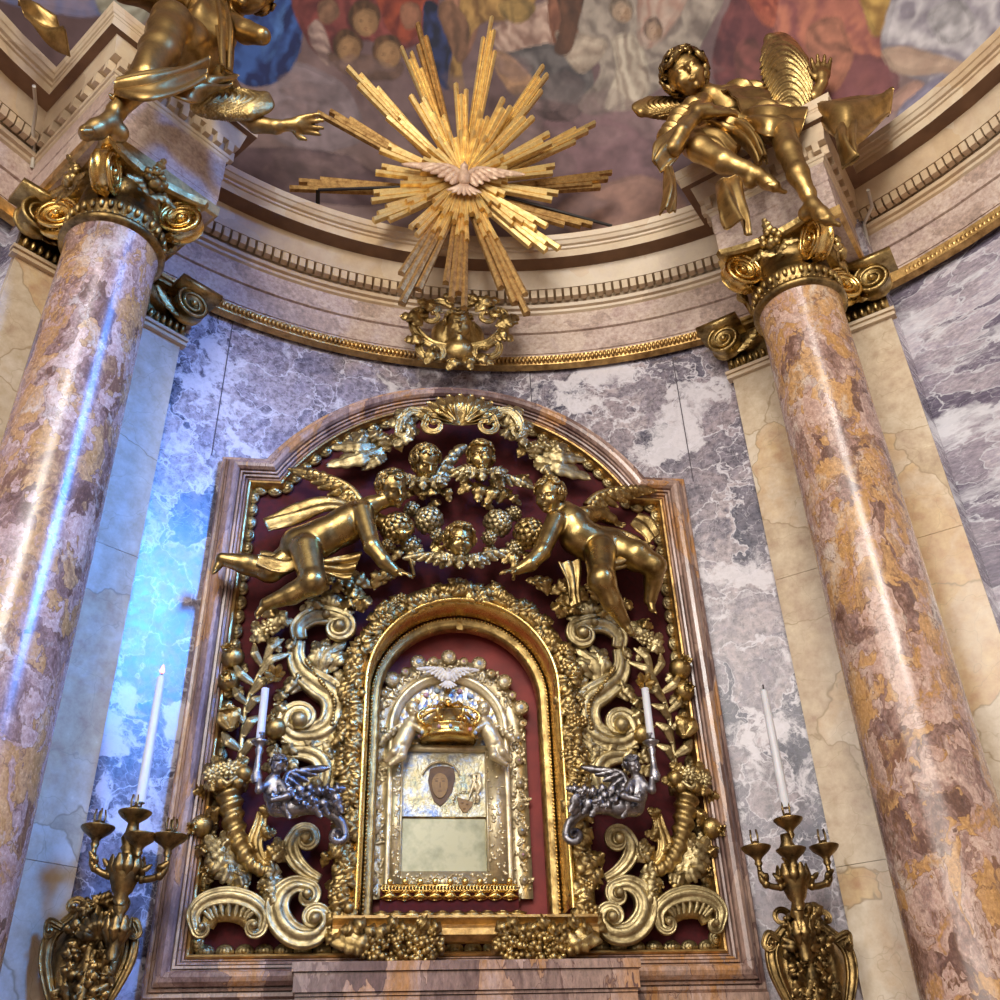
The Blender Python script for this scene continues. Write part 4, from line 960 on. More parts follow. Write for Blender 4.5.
b = MB(); shield(b, [(430, 769), (436, 766.5), (442, 766), (449, 766.5), (454, 769), (455.5, 778), (452, 792), (446, 801), (440, 806), (434, 801), (430, 790), (428, 780)], 5.505, .01); fm = b.build('mother_veil', M_VEIL, t, smooth=False)
b = MB(); shield(b, ov(440, 783, 8, 10, pw=1.5), 5.4975, .006); f1 = b.build('mother_face', M_FACE, fm, smooth=False)
b = MB()
for pts in (ov(436.5, 781, 1.7, .7), ov(443.5, 781, 1.7, .7), ov(440, 791, 2.2, .6), [(439.6, 782), (440.6, 782), (441.2, 787.5), (439.4, 787.5)], [(434.5, 778.8), (438.5, 778.2), (438.5, 778.8), (434.5, 779.4)], [(441.5, 778.2), (445.5, 778.8), (445.5, 779.4), (441.5, 778.8)]): shield(b, pts, 5.4965, .002)
b.build('mother_features', M_LINE, fm, smooth=False)
b = MB(); shield(b, [(457, 797), (473, 802), (472, 806), (467, 812), (463, 812), (459, 806)], 5.505, .01); fc = b.build('child_face', M_FACE, t, smooth=False)
b = MB()
for pts in (ov(462.5, 802.5, 1.2, .5), ov(467.5, 804, 1.2, .5), ov(464.5, 808.5, 1.3, .45)): shield(b, pts, 5.4995, .002)
b.build('child_features', M_LINE, fc, smooth=False)
b = MB(); g = random.Random(3)
for a in np.linspace(.3, PI - .3, 26): b.ell(at(441 - 19*math.cos(a), 779 - 17*math.sin(a), 5.50), .007, seg=6, rings=4)
for a in np.linspace(-.1, PI + .1, 16): b.ell(at(465 - 11.5*math.cos(a), 801 - 10*math.sin(a), 5.50), .006, seg=6, rings=4)
for i in range(12): b.leaf([at(477, 790 + i*.5, 5.505), at(474 + g.uniform(-4, 8), 780 + g.uniform(-8, 20), 5.49), at(474 + g.uniform(-6, 8), 776 + g.uniform(-10, 30), 5.50)], .02, (0, -1, 0), nu=7, nv=5, thick=.003)
b.build('haloes', M_SILVERGILT, t)
# crown with the two small angels that hold it, dove above
cz = at(448, 742, 5.44); t = thing('diadem', 'jewelled gold crown above the icon held by two small cherubs', 'crown', cz)
rc = 28 * pxm(448, 742, 5.44)
b = MB(); b.lathe([(rc, 0), (rc*1.03, .012), (rc, .02), (rc*1.0, .045), (rc*1.05, .055), (rc*1.05, .065), (rc*.98, .07)], cz, seg=32, cap=False); b.lathe([(rc*.95, .07), (rc*.95, .0), (.002, .012)], cz, seg=32, cap=False); b.build('band', G_BRIGHT, t)
for i in range(8):
    a = i*PI/4 + .39; d = np.array([math.cos(a), math.sin(a), 0]); base = cz + d*rc + np.array([0, 0, .06])
    b = MB(); b.tube(cr([base, base + d*.03 + np.array([0, 0, .07]), cz + d*rc*.75 + np.array([0, 0, .19]), cz + np.array([0, 0, .21])], 6), .010, 6)
    for k in range(5): q = k/4; b.ell(base*(1 - q) + (cz + d*rc*.8 + np.array([0, 0, .19]))*q + d*.03*math.sin(PI*q), .011, seg=7, rings=5)
    for j in (-1, 0, 1): b.ell(base + np.array([-d[1], d[0], 0])*.018*j + np.array([0, 0, .02 + .018*(j == 0)]) + d*.01, .016, seg=8, rings=6)
    b.build('crown_arch', G_BRIGHT, t)
for i in range(9): b = MB(); a = PI + i*PI/8; b.ell(cz + np.array([math.cos(a)*rc*1.02, math.sin(a)*rc*1.02, .033]), .012, seg=8, rings=6); b.build('gem', JEW[i % 3], t)
b = MB(); b.lathe([(rc*.93, .05), (rc*.85, .10), (rc*.6, .16), (rc*.2, .195), (.004, .2)], cz, seg=24, cap=False); b.build('inner_cap', G_MID, t)
b = MB(); b.ell(cz + np.array([0, 0, .235]), .024); b.build('orb', G_BRIGHT, t); 
for sgn, lab in ((-1, 'small gilded cherub holding the crown on its left side'), (1, 'small gilded cherub holding the crown on its right side')):
    X = lambda x, y, Y=5.43: at(448 + sgn*(46 + (x - 46)*1.3), 738 + (y - 738)*1.2, Y)
    t = thing('crown_bearer', lab, 'cherub statuette', X(50, 756), 'cherubs holding the crown'); S = Sculpt(.0042); u = pxm(448, 740, 5.43)*1.25
    S.chain([X(46, 742), X(42, 733), X(38, 725)], [7*u, 6.5*u, 5.5*u], .01); add_head(S, X(38, 714, 5.41), (-sgn*.3, -.9, -.3), (sgn*.1, -.2, 1), 7*u)
    S.chain([X(40, 726, 5.41), X(33, 730, 5.39), X(28, 734, 5.385)], [3.2*u, 2.6*u, 2*u], .008); S.chain([X(42, 724, 5.45), X(36, 721, 5.44), X(30, 726, 5.42)], [3*u, 2.4*u, 1.8*u], .008)
    S.chain([X(47, 742), X(52, 750, 5.40), X(58, 757, 5.42)], [4.6*u, 3.8*u, 2*u], .008); S.chain([X(45, 744), X(46, 753, 5.40), X(55, 760, 5.41)], [4.6*u, 3.6*u, 2*u], .008)
    S.build('body', M_SILVERGILT, t); wing(X(43, 726, 5.46), X(58, 736, 5.46), .05, (sgn*.4, -.2, 1), 2, 5).build('wing', M_SILVERGILT, t)
M_WHITE = plain('white_enamel', sr(236, 230, 220), .4, col2=sr(206, 198, 190), scale=20)
def dove(parent_or_none, c, s, mat, lab=None, wingspan=1.0, Sx=(1, 0, 0), up=(0, 0, 1), fw=(0, -1, 0), name='dove'):
    c = np.asarray(c, float); sx, fw, up = np.asarray(Sx, float), np.asarray(fw, float), np.asarray(up, float)
    t = parent_or_none or thing(name, lab, 'dove', c)
    S = Sculpt(s*.035); S.ell(c, (s*.20, s*.18, s*.32), [sx, fw, up], s*.06); S.ell(c + up*s*.34 + fw*s*.10, s*.125, None, s*.08); S.cone(c + up*s*.36 + fw*s*.2, c + up*s*.36 + fw*s*.33, s*.05, s*.015, s*.03)
    S.build('body', mat, t)
    for q in (-1, 1): wing(c + sx*q*s*.12 + up*s*.12, c + sx*q*s*1.0*wingspan + up*s*.38, s*.72, up, 2, 8).build('wing', mat, t)
    b = MB()
    for i in range(7): a = (i - 3)*.24; b.leaf([c - up*s*.2, c - up*s*.45 + sx*math.sin(a)*s*.3 + fw*s*.04, c + (-up*math.cos(a) + sx*math.sin(a))*s*.75], s*.17, fw, lobes=0, lobe=0, nu=8, nv=5, thick=.003)
    b.build('tail', mat, t); return t
dove(None, at(448, 676, 5.45), .105, M_WHITE, 'white dove with spread wings at the top of the icon frame')
# gilt lace crest and red velvet strip along the foot of the niche
t = thing('lace_crest', 'pierced gold lace strip along the foot of the icon', 'lace crest', (XI, 5.46, NZB))
z0 = at(448, 891, 5.44)[2]; b = MB(); hw = 68 * pxm(448, 896, 5.44)
b.box((XI, 5.45, z0 + .03), (2*hw, .016, .014)); b.box((XI, 5.45, z0 + .0), (2*hw, .012, .01))
for i in range(40):
    x = XI - hw + 2*hw*(i + .5)/40; b.tube([(x + .012*math.cos(a), 5.443, z0 + .015 + .013*math.sin(a)) for a in np.linspace(0, 2*PI, 9)], .004, 5)
for i in range(9):
    x = XI - hw + 2*hw*(i + .5)/9; b.leaf([(x, 5.445, z0), (x, 5.435, z0 - .022), (x, 5.44, z0 - .045)], .105, (0, -1, 0), lobes=0, lobe=0, nu=10, nv=5)
    b.ell((x, 5.44, z0 + .048), (.016, .01, .02), seg=8, rings=6)
b.build('lace', G_BRIGHT, t)
b = MB(); b.box((XI, 5.462, z0 - .05), (2*hw + .02, .008, .13)); b.build('velvet_strip', M_VELVET, t, smooth=False)
b = MB()
for i in range(10): x = XI - hw + 2*hw*i/9; b.leaf([(x, 5.45, z0 - .135), (x, 5.44, z0 - .115), (x, 5.445, z0 - .095)], .10, (0, -1, 0), lobes=0, lobe=0, nu=8, nv=5)
b.build('lower_points', G_MID, t)
# ------------------------------------------------------------------ carved scrollwork either side of the niche
RIDGE = [(-.5, 0), (-.5, .16), (-.44, .30), (-.33, .31), (-.26, .20), (-.12, .30), (.05, .42), (.2, .36), (.28, .22), (.36, .31), (.45, .30), (.5, .16), (.5, 0)]
CUSH = [(-.5, 0), (-.46, .2), (-.3, .36), (-.1, .43), (.1, .43), (.3, .36), (.46, .2), (.5, 0)]
def spiral(p0, c, turns, hand, n=26, rise=.04, end=.12):
    "from p0 winding into c in the vertical plane; y comes forward by rise"
    p0, c = np.asarray(p0, float), np.asarray(c, float); v = p0 - c; a0 = math.atan2(v[2], v[0]); r0 = math.hypot(v[0], v[2]); out = []
    for i in range(1, n + 1):
        q = i/n; r = r0*(1 - q*(1 - end)); a = a0 + hand*q*turns*2*PI; out.append(np.array([c[0] + r*math.cos(a), p0[1] - rise*q, c[2] + r*math.sin(a)]))
    return out
def scroll(b, pts, w, Y, v0=None, v1=None, prof=RIDGE, eye=True, hf=1.0, n=7):
    """pts in picture pixels at depth Y; w widths (m) along; v0/v1 = (cx,cy,turns,hand) volutes at the start and the end"""
    P = list(cr(W(pts, Y), n)); k0 = k1 = 0
    ww = list(np.interp(np.linspace(0, 1, len(P)), np.linspace(0, 1, len(w)), w))
    if v1:
        s = spiral(P[-1], at(v1[0], v1[1], Y), v1[2], v1[3]); P += s; ww += list(np.linspace(w[-1], w[-1]*.42, len(s)))
        if eye: b.ell(s[-1] + np.array([0, -.012, 0]), w[-1]*.36, seg=10, rings=7)
    if v0:
        s = spiral(P[0], at(v0[0], v0[1], Y), v0[2], v0[3]); P = s[::-1] + P; ww = list(np.linspace(w[0]*.42, w[0], len(s))) + ww
        if eye: b.ell(s[-1] + np.array([0, -.012, 0]), w[0]*.36, seg=10, rings=7)
    b.sweep(P, prof, (0, -1, 0), ww, [x*hf for x in ww]); return P
def rosette(b, c, r, n=8, nn=(0, -1, 0), rings=2):
    c = np.asarray(c, float); nn = nrm(nn); u = nrm(np.cross(nn, (0.1, 0, 1))); v = np.cross(nn, u)
    for k in range(rings):
        R = r*(.66 - .3*k)
        for i in range(n - 2*k):
            a = 2*PI*(i + .5*k)/(n - 2*k); d = u*math.cos(a) + v*math.sin(a)
            b.ell(c + d*R + nn*r*(.12 + .16*k), (r*.36, r*.24, r*.16), [d, np.cross(nn, d), nn], 8, 6)
    b.ell(c + nn*r*.34, r*.2, seg=8, rings=6); b.ell(c, (r*.75, r*.75, r*.2), [u, v, nn], 12, 7)
def pome(b, c, r, d):
    "pomegranate with its little crown"
    c = np.asarray(c, float); d = nrm(d); b.ell(c, r, seg=16, rings=12); b.lathe([(r*.42, r*.86), (r*.36, r*1.05), (r*.50, r*1.3)], c, d, 10, cap=False)
    for i in range(6):
        a = i*PI/3; u = nrm(np.cross(d, (.3, 1, .2))); v = np.cross(d, u); q = c + d*r*1.2 + (u*math.cos(a) + v*math.sin(a))*r*.42; b.cone = None; b.tube([q, q + d*r*.28 + (u*math.cos(a) + v*math.sin(a))*r*.12], [r*.16, r*.04], 5)
def leafs(b, lst, Y, wid, dy=.035, lobes=4, **k):
    for i, (x0, y0, x1, y1, w) in enumerate(lst):
        a, c = at(x0, y0, Y), at(x1, y1, Y); m = (a + c)/2 + np.array([0, -dy, 0]) ; s = np.cross(nrm(c - a), (0, -1, 0)); m = m + s*np.linalg.norm(c - a)*.12*(1 if i % 2 else -1)
        b.leaf([a, m, c + np.array([0, -dy*.2, 0])], w*pxm(x0, y0, Y), (0, -1, 0), lobes=lobes, nu=20, **k)
YB = 5.34
MIR = [False]
def part(b, name, mat, t):
    return (b.mirror(XC) if MIR[0] else b).build(name, mat, t)
def mthing(name, labs, cat, px, py, Y, group=None):
    p = at(px, py, Y)
    if MIR[0]: p = p*[-1, 1, 1] + [2*XC, 0, 0]
    return thing(name, labs[1 if MIR[0] else 0], cat, p, group)
def carving():
    side = ('left of the icon', 'right of the icon')
    L = lambda s: tuple(s + ' ' + q for q in side)
    # tall S scroll with acanthus
    t = mthing('acanthus_scroll', L('tall gilded S-shaped acanthus scroll'), 'scroll ornament', 318, 680, YB, 'tall acanthus scrolls')
    b = MB(); scroll(b, [(298, 642), (296, 658), (303, 674), (318, 686), (332, 696), (337, 710), (331, 728), (316, 737), (302, 738)], [.09, .12, .165, .175, .165, .14], 5.30, None, (301, 722, 1.15, -1)); part(b, 'stem', G_PALE, t)
    b = MB(); scroll(b, [(300, 640), (299, 628), (312, 618), (330, 617), (345, 622)], [.085, .11, .125, .11], 5.28, None, (338, 629, 1.2, -1)); part(b, 'top_scroll', G_PALE, t)
    for q in ((316, 684, 344, 642, 22), (318, 680, 328, 640, 20), (326, 674, 354, 654, 18), (330, 662, 314, 642, 16), (334, 690, 352, 672, 16), (302, 690, 288, 678, 26), (335, 700, 352, 690, 22), (330, 735, 352, 726, 26), (318, 742, 344, 752, 26), (296, 742, 282, 752, 22), (300, 650, 288, 640, 16),): b = MB(); leafs(b, [q], 5.29, 0, .05); part(b, 'acanthus_leaf', G_PALE, t)
    b = MB(); leafs(b, [(324, 616, 312, 594, 20), (326, 616, 326, 590, 22), (330, 616, 342, 596, 20), (334, 618, 354, 604, 18), (318, 618, 302, 606, 18)], 5.29, 0, .05); b.ell(at(326, 614, 5.25), .03); part(b, 'palmette', G_PALE, t)
    b = MB(); g = random.Random(4)
    for i in range(22):
        q = i/21; p = cr(W([(306, 660), (320, 680), (334, 700), (332, 724)], 5.235), 8); k = p[int(q*(len(p) - 1))]; b.ell(k, .012 + .004*math.sin(i), seg=7, rings=5)
    part(b, 'bead_row', G_MID, t)
    # curled leaf scroll under it
    t = mthing('leaf_scroll', L('curled gilded leaf scroll under the tall S scroll'), 'scroll ornament', 318, 770, YB, 'curled leaf scrolls')
    b = MB(); scroll(b, [(290, 752), (306, 752), (320, 758), (327, 772), (325, 786)], [.09, .115, .125, .10], 5.29, None, (315, 787, 1.0, -1)); part(b, 'stem', G_PALE, t)
    for q in ((300, 752, 322, 742, 24), (318, 757, 338, 752, 22), (326, 770, 342, 776, 18), (296, 756, 282, 768, 20),): b = MB(); leafs(b, [q], 5.28, 0, .04); part(b, 'acanthus_leaf', G_PALE, t)
    # cornucopia
    t = mthing('cornucopia', L('gilded ribbed cornucopia of flowers and fruit'), 'cornucopia', 240, 830, YB, 'gilded cornucopias')
    b = MB(); P = cr(W([(229, 786), (231, 805), (235, 828), (242, 850), (254, 866), (268, 872)], 5.25), 14); n = len(P); rows = []
    for i, p in enumerate(P):
        q = i/(n - 1); r = (.068*(1 - q) + .03*q); tt = nrm(P[min(i + 1, n - 1)] - P[max(i - 1, 0)]); u = nrm(np.cross(tt, (0, -1, 0))); v = np.cross(u, tt)
        rows.append([p + (u*math.cos(a) + v*math.sin(a))*r*(1 + .13*math.sin(q*58 + a*1.0)) for a in np.linspace(0, 2*PI, 24, endpoint=False)])
    b.grid(rows, closev=True); part(b, 'horn', G_MID, t)
    b = MB(); p = at(229, 785, 5.25); rim = []
    for a in np.linspace(0, 2*PI, 28, endpoint=False): rim.append(p + np.array([math.cos(a)*.088, math.sin(a)*.075, .02*math.cos(6*a)]))
    b.tube(rim, .014, 6, closed=True); part(b, 'rim', G_PALE, t)
    for x, y, r, kind in ((213, 774, .055, 0), (229, 770, .06, 0), (244, 774, .045, 1), (221, 783, .035, 1), (238, 783, .035, 1)):
        b = MB(); c = at(x, y, 5.20)
        rosette(b, c, r, 9) if kind == 0 else b.ell(c, r, seg=14, rings=10)
        part(b, 'flower' if kind == 0 else 'fruit', G_PALE if kind == 0 else G_MID, t)
    for q in ((228, 778, 214, 756, 16), (236, 776, 248, 758, 16), (222, 784, 204, 786, 14), (240, 782, 258, 776, 16), (218, 776, 206, 764, 14),): b = MB(); leafs(b, [q], 5.22, 0, .04); part(b, 'leaf', G_MID, t)
    # second horn stem leaning on it
    t = mthing('leafy_stem', L('gilded fluted stem rising beside the cornucopia'), 'ornament', 262, 840, YB, 'fluted stems')
    b = MB(); scroll(b, [(262, 812), (260, 826), (255, 842), (258, 858), (268, 868)], [.05, .075, .085, .08, .06], 5.27, prof=RIDGE); part(b, 'stem', G_MID, t)
    for q in ((262, 820, 272, 806, 14), (258, 840, 276, 832, 16), (264, 862, 284, 852, 20),): b = MB(); leafs(b, [q], 5.26, 0, .04); part(b, 'leaf', G_MID, t)
    # leaf spray and fruit by the frame edge
    t = mthing('leaf_spray', L('spreading gilded acanthus spray low beside the frame edge'), 'leaf spray', 222, 856, YB, 'low acanthus sprays')
    for q in ((248, 868, 204, 846, 30), (246, 872, 212, 866, 26), (244, 862, 206, 836, 22), (252, 872, 228, 884, 18), (240, 850, 222, 832, 16)):
        b = MB(); leafs(b, [q], 5.27, 0, .06, lobes=5); part(b, 'leaf', G_PALE, t)
    for nm, labs, x, y, r, d in (('pomegranate', 'gilded pomegranate halfway up the cornucopia', 202, 826, .058, (-.5, -.6, -.3)), ('pomegranate', 'gilded pomegranate below the acanthus spray', 214, 868, .045, (-.6, -.5, -.4)), ('pomegranate', 'upper of two big gilded pomegranates beside the frame edge', 233, 658, .066, (-.3, -.8, .4)), ('pomegranate', 'lower of two big gilded pomegranates beside the frame edge', 229, 681, .062, (-.1, -.95, -.1)), ('pomegranate', 'gilded pomegranate behind the short candle', 276, 729, .062, (-.5, -.6, .6))):
        t = mthing(nm, L(labs), 'fruit', x, y, 5.27, 'gilded pomegranates'); b = MB(); pome(b, at(x, y, 5.27), r, d); part(b, 'fruit', G_MID, t)
        for q in ((x, y + 6, x + 14, y + 14, 12), (x, y + 6, x - 10, y + 15, 10),): b = MB(); leafs(b, [q], 5.31, 0, .02); part(b, 'leaf', G_PALE, t)
    # flowering branch climbing
    t = mthing('flower_branch', L('leafy gilded branch climbing beside the frame edge'), 'branch', 244, 715, YB, 'climbing branches')
    b = MB(); b.tube(cr(W([(240, 760), (243, 730), (246, 706), (254, 684), (264, 662), (270, 640)], 5.29), 6), [.018 - .0003*i for i in range(31)], 7); part(b, 'stem', G_PALE, t)
    for q in ((262, 666, 256, 648, 13), (264, 664, 280, 644, 13), (258, 676, 284, 658, 14), (254, 684, 238, 668, 14), (250, 694, 270, 682, 16), (247, 704, 236, 690, 12), (246, 712, 262, 700, 14), (244, 722, 232, 708, 14), (243, 736, 258, 720, 16), (241, 750, 226, 736, 16), (242, 756, 258, 742, 14)):
        b = MB(); leafs(b, [(*q[:2], q[2] + (q[2] - q[0])*.25, q[3] + (q[3] - q[1])*.25, q[4]*.62)], 5.26, 0, .04, lobes=0, lobe=0); part(b, 'leaf', G_PALE, t)
    b = MB(); c = at(275, 676, 5.22)
    for i in range(6): a = i*PI/3; b.leaf([c, c + np.array([math.cos(a)*.03, -.03, math.sin(a)*.03]), c + np.array([math.cos(a)*.055, -.05, math.sin(a)*.055])], .04, (0, -1, 0), nu=8, nv=5, lobes=0)
    part(b, 'lily', G_MID, t)
    b = MB(); c = at(230, 722, 5.26); b.lathe([(.01, -.05), (.045, -.03), (.055, .01), (.045, .04), (.06, .065)], c, (-.2, -.3, 1), 14)
    leafs(b, [(230, 728, 222, 708, 14), (230, 728, 230, 704, 14), (230, 728, 240, 708, 14)], 5.22, 0, .02, lobes=0); part(b, 'tulip', G_MID, t)
    # bud and leaves below the putto's foot
    t = mthing('flower_spray', L('gilded flower and leaf spray high beside the frame edge'), 'leaf spray', 262, 632, YB, 'high flower sprays')
    b = MB(); rosette(b, at(268, 628, 5.26), .06, 8); part(b, 'flower', G_PALE, t)
    for q in ((270, 640, 254, 622, 16), (272, 636, 286, 612, 18), (270, 632, 250, 640, 16), (276, 628, 294, 622, 14), (266, 640, 280, 652, 14)):
        b = MB(); leafs(b, [q], 5.27, 0, .04); part(b, 'leaf', G_PALE, t)
    # lower double C scroll
    t = mthing('double_scroll', L('large gilded double C-scroll standing on the bottom rail'), 'scroll ornament', 300, 890, YB, 'double C-scrolls')
    b = MB(); scroll(b, [(320, 880), (306, 872), (295, 860), (291, 846), (297, 834)], [.05, .075, .09, .08], 5.27, None, (306, 841, 1.1, -1)); part(b, 'upper_scroll', G_PALE, t)
    b = MB(); scroll(b, [(310, 887), (296, 885), (283, 893), (277, 908), (282, 924), (296, 936), (314, 936), (325, 924)], [.07, .10, .125, .125, .11, .085], 5.26, (307, 897, 1.0, -1), (314, 920, 1.0, 1)); part(b, 'lower_scroll', G_PALE, t)
    b = MB(); scroll(b, [(262, 866), (272, 876), (278, 890), (276, 905)], [.05, .08, .09, .06], 5.28, prof=CUSH); part(b, 'leaf_spine', G_PALE, t)
    for q in ((282, 872, 262, 866, 18), (284, 880, 258, 884, 22), (280, 890, 262, 900, 20), (286, 862, 276, 848, 16), (288, 856, 276, 838, 14)): b = MB(); leafs(b, [q], 5.26, 0, .05); part(b, 'acanthus_leaf', G_PALE, t)
    # kidney shaped base lobe
    t = mthing('shell_lobe', L('gilded fluted kidney-shaped lobe on the bottom rail'), 'ornament', 228, 915, YB, 'kidney-shaped lobes')
    b = MB(); scroll(b, [(196, 930), (194, 914), (206, 901), (228, 896), (250, 901), (264, 914), (262, 930)], [.05, .075, .085, .09, .085, .075, .05], 5.25, (203, 929, .9, 1), (254, 927, .9, -1)); part(b, 'rim', G_PALE, t)
    b = MB(); scroll(b, [(204, 926), (212, 912), (229, 908), (246, 913), (255, 925)], [.10, .125, .13, .125, .10], 5.30, prof=CUSH, hf=.5); part(b, 'ground', G_MID, t)
    for i in range(9):
        q = (i + .5)/9; a = PI*(1 - q); b = MB(); p0 = at(229 + 18*math.cos(a), 920 - 5*math.sin(a), 5.25); p1 = at(229 + 25*math.cos(a), 914 - 11*math.sin(a), 5.235); b.tube([p0, (p0 + p1)/2 + np.array([0, -.015, 0]), p1], [.008, .015, .009], 6); part(b, 'flute', G_PALE, t)
    # leaf spray in the upper spandrel
    t = mthing('spandrel_leaf', ('gilded leaf spray in the arch, left of the cherub pair', 'gilded leaf spray in the arch, right of the cherub pair'), 'leaf spray', 358, 452, YB, 'leaf sprays under the arch')
    for q in ((388, 446, 328, 466, 22), (384, 444, 332, 448, 18), (376, 446, 352, 434, 18), (384, 446, 372, 432, 18), (390, 452, 384, 434, 18), (384, 452, 396, 440, 16), (386, 454, 362, 470, 16)):
        b = MB(); leafs(b, [q], 5.25, 0, .07, lobes=5); part(b, 'leaf', G_PALE, t)
    # bouquet in the putto's hand
    t = mthing('bouquet', ('gilded bouquet of full blown flowers under the left putto\'s face', 'gilded bouquet of full blown flowers by the right putto\'s cheek'), 'bouquet', 412, 528, 5.15, 'gilded bouquets')
    for i, (x, y, r) in enumerate(((397, 529, .115), (429, 521, .10), (412, 510, .06), (388, 546, .05), (438, 536, .055), (412, 546, .07))):
        b = MB(); c = at(x, y, 5.10 + .02*(i % 3)); b.ell(c, r*.72, seg=14, rings=10); m = 46 if i < 2 else 24
        for k in range(m):                      # a ball of small ruffled petals
            zz = 1 - 1.5*(k + .5)/m; rr = math.sqrt(max(0, 1 - zz*zz)); aa = k*2.39996; n_ = np.array([rr*math.cos(aa), -zz, rr*math.sin(aa)]); n_ = nrm(n_ + np.array([0, -.15, -.1]))
            t_ = nrm(np.cross(n_, (0.3, .2, 1))); b.leaf([c + n_*r*.66 - t_*r*.16, c + n_*r*.92, c + n_*r*.86 + t_*r*.26], r*.42, n_, lobes=2, nu=8, nv=5, thick=.004)
        part(b, 'flower', G_PALE if i % 3 else G_MID, t)
    b = MB(); leafs(b, [(408, 544, 412, 566, 12), (414, 542, 424, 560, 14), (400, 546, 392, 560, 12), (432, 542, 446, 556, 14)], 5.14, 0, .03); b.tube(W([(410, 536), (410, 556), (414, 576)], 5.13), .012, 6); part(b, 'stalk', G_MID, t)
    # leafy twigs filling beside the niche arch
    t = mthing('leaf_cluster', ('gilded leaf cluster between the left putto and the niche arch', 'gilded leaf cluster between the right putto and the niche arch'), 'leaf cluster', 368, 592, YB, 'leaf clusters beside the niche arch')
    for q in ((372, 588, 352, 572, 16), (374, 590, 386, 572, 16), (366, 594, 344, 590, 18), (370, 596, 356, 610, 16), (378, 586, 396, 576, 14), (362, 588, 340, 578, 16), (358, 600, 340, 606, 14)):
        b = MB(); leafs(b, [q], 5.26, 0, .06); part(b, 'leaf', G_MID, t)
def fill(name, labs, Y, items, mat, cx, cy, cat='leaf cluster', group=None):
    t = mthing(name, labs, cat, cx, cy, YB, group)
    for q in items: b = MB(); leafs(b, [q], Y, 0, .055, lobes=4); part(b, 'leaf', mat, t)
def more():
    fill('rocaille_leaf', ('gilded curling leaves behind the bent knee of the left putto', 'gilded curling leaves behind the thigh of the right putto'), 5.27, ((318, 592, 300, 582, 18), (320, 594, 334, 576, 18), (330, 592, 352, 588, 16), (300, 600, 286, 590, 16), (346, 600, 364, 612, 16), (322, 600, 310, 610, 16), (280, 610, 262, 616, 14)), G_MID, 320, 596, group='curling leaves beside the putti')
    fill('ribbed_frond', ('gilded frond between the frame edge and the S scroll, left of the icon', 'gilded frond between the frame edge and the S scroll, right of the icon'), 5.29, ((286, 700, 272, 716, 16), (288, 690, 274, 700, 14), (290, 716, 282, 738, 18), (284, 756, 268, 748, 16), (282, 764, 262, 768, 16), (292, 772, 304, 790, 16), (340, 720, 350, 738, 14), (346, 676, 352, 694, 14), (338, 756, 348, 744, 14)), G_PALE, 286, 720, group='fronds beside the S scrolls')
    fill('corner_frond', ('gilded leaves at the foot of the cornucopia left of the icon', 'gilded leaves at the foot of the cornucopia right of the icon'), 5.28, ((250, 876, 232, 892, 16), (264, 878, 262, 898, 16), (270, 860, 288, 846, 16), (246, 858, 262, 846, 14), (204, 800, 198, 784, 14), (208, 806, 216, 824, 14), (206, 844, 196, 856, 14), (322, 868, 334, 852, 12), (324, 884, 336, 892, 12)), G_MID, 256, 876, group='leaves at the cornucopia feet')
    fill('arch_frond', ('gilded leaf curls under the arch beside the left cherub head', 'gilded leaf curls under the arch beside the laughing cherub head'), 5.26, ((402, 452, 396, 434, 14), (404, 470, 388, 478, 14), (408, 486, 424, 500, 14), (414, 490, 400, 500, 12), (440, 500, 428, 508, 12)), G_MID, 406, 470, group='leaf curls beside the cherub heads')
for MIR[0] in (False, True): carving(); more()
# shell crest at the top of the arch
t = thing('shell_crest', 'large gilded scallop shell crest at the crown of the arch', 'shell crest', at(460, 415, 5.2))
b = MB()
for i in range(11):
    a = PI*(.08 + .84*i/10); c = at(460, 424, 5.16); p1 = at(460 + 26*math.cos(a), 424 - 17*math.sin(a), 5.10); p2 = at(460 + 46*math.cos(a), 421 - 27*math.sin(a), 5.14)
    b.leaf([c, p1, p2], .085, nrm((math.cos(a)*.3, -1, math.sin(a)*.5)), lobes=0, lobe=0, curl=-.5, nu=12, nv=7, thick=.01)
b.build('shell', G_MID, t)
for s in (-1, 1):
    b = MB(); scroll(b, [(460 + s*6, 422), (460 + s*16, 414), (460 + s*30, 416), (460 + s*36, 426)], [.04, .06, .06, .05], 5.12, None, (460 + s*26, 427, 1.1, s*-1)); b.build('curl', G_MID, t)
    b = MB(); scroll(b, [(460 + s*34, 414), (460 + s*48, 412), (460 + s*58, 420), (460 + s*62, 434)], [.05, .07, .07, .05], 5.15, None, (460 + s*56, 433, .8, s*-1)); b.build('curl', G_PALE, t)
    b = MB(); leafs(b, [(460 + s*44, 426, 460 + s*62, 410, 22), (460 + s*46, 430, 460 + s*72, 424, 22), (460 + s*48, 432, 460 + s*66, 446, 18), (460 + s*40, 430, 460 + s*54, 440, 16)], 5.18, 0, .06); b.build('leaf', G_PALE, t)
# festoon under the cherub pair
t = thing('leaf_festoon', 'small gilded leaf festoon hanging under the cherub pair', 'festoon', at(478, 492, 5.2))
for q in ((470, 480, 458, 494, 14), (474, 482, 478, 502, 16), (488, 480, 502, 490, 16), (492, 484, 486, 504, 14), (442, 488, 420, 494, 14), (440, 490, 450, 502, 12)):
    b = MB(); leafs(b, [q], 5.2, 0, .05); b.build('leaf', G_MID, t)
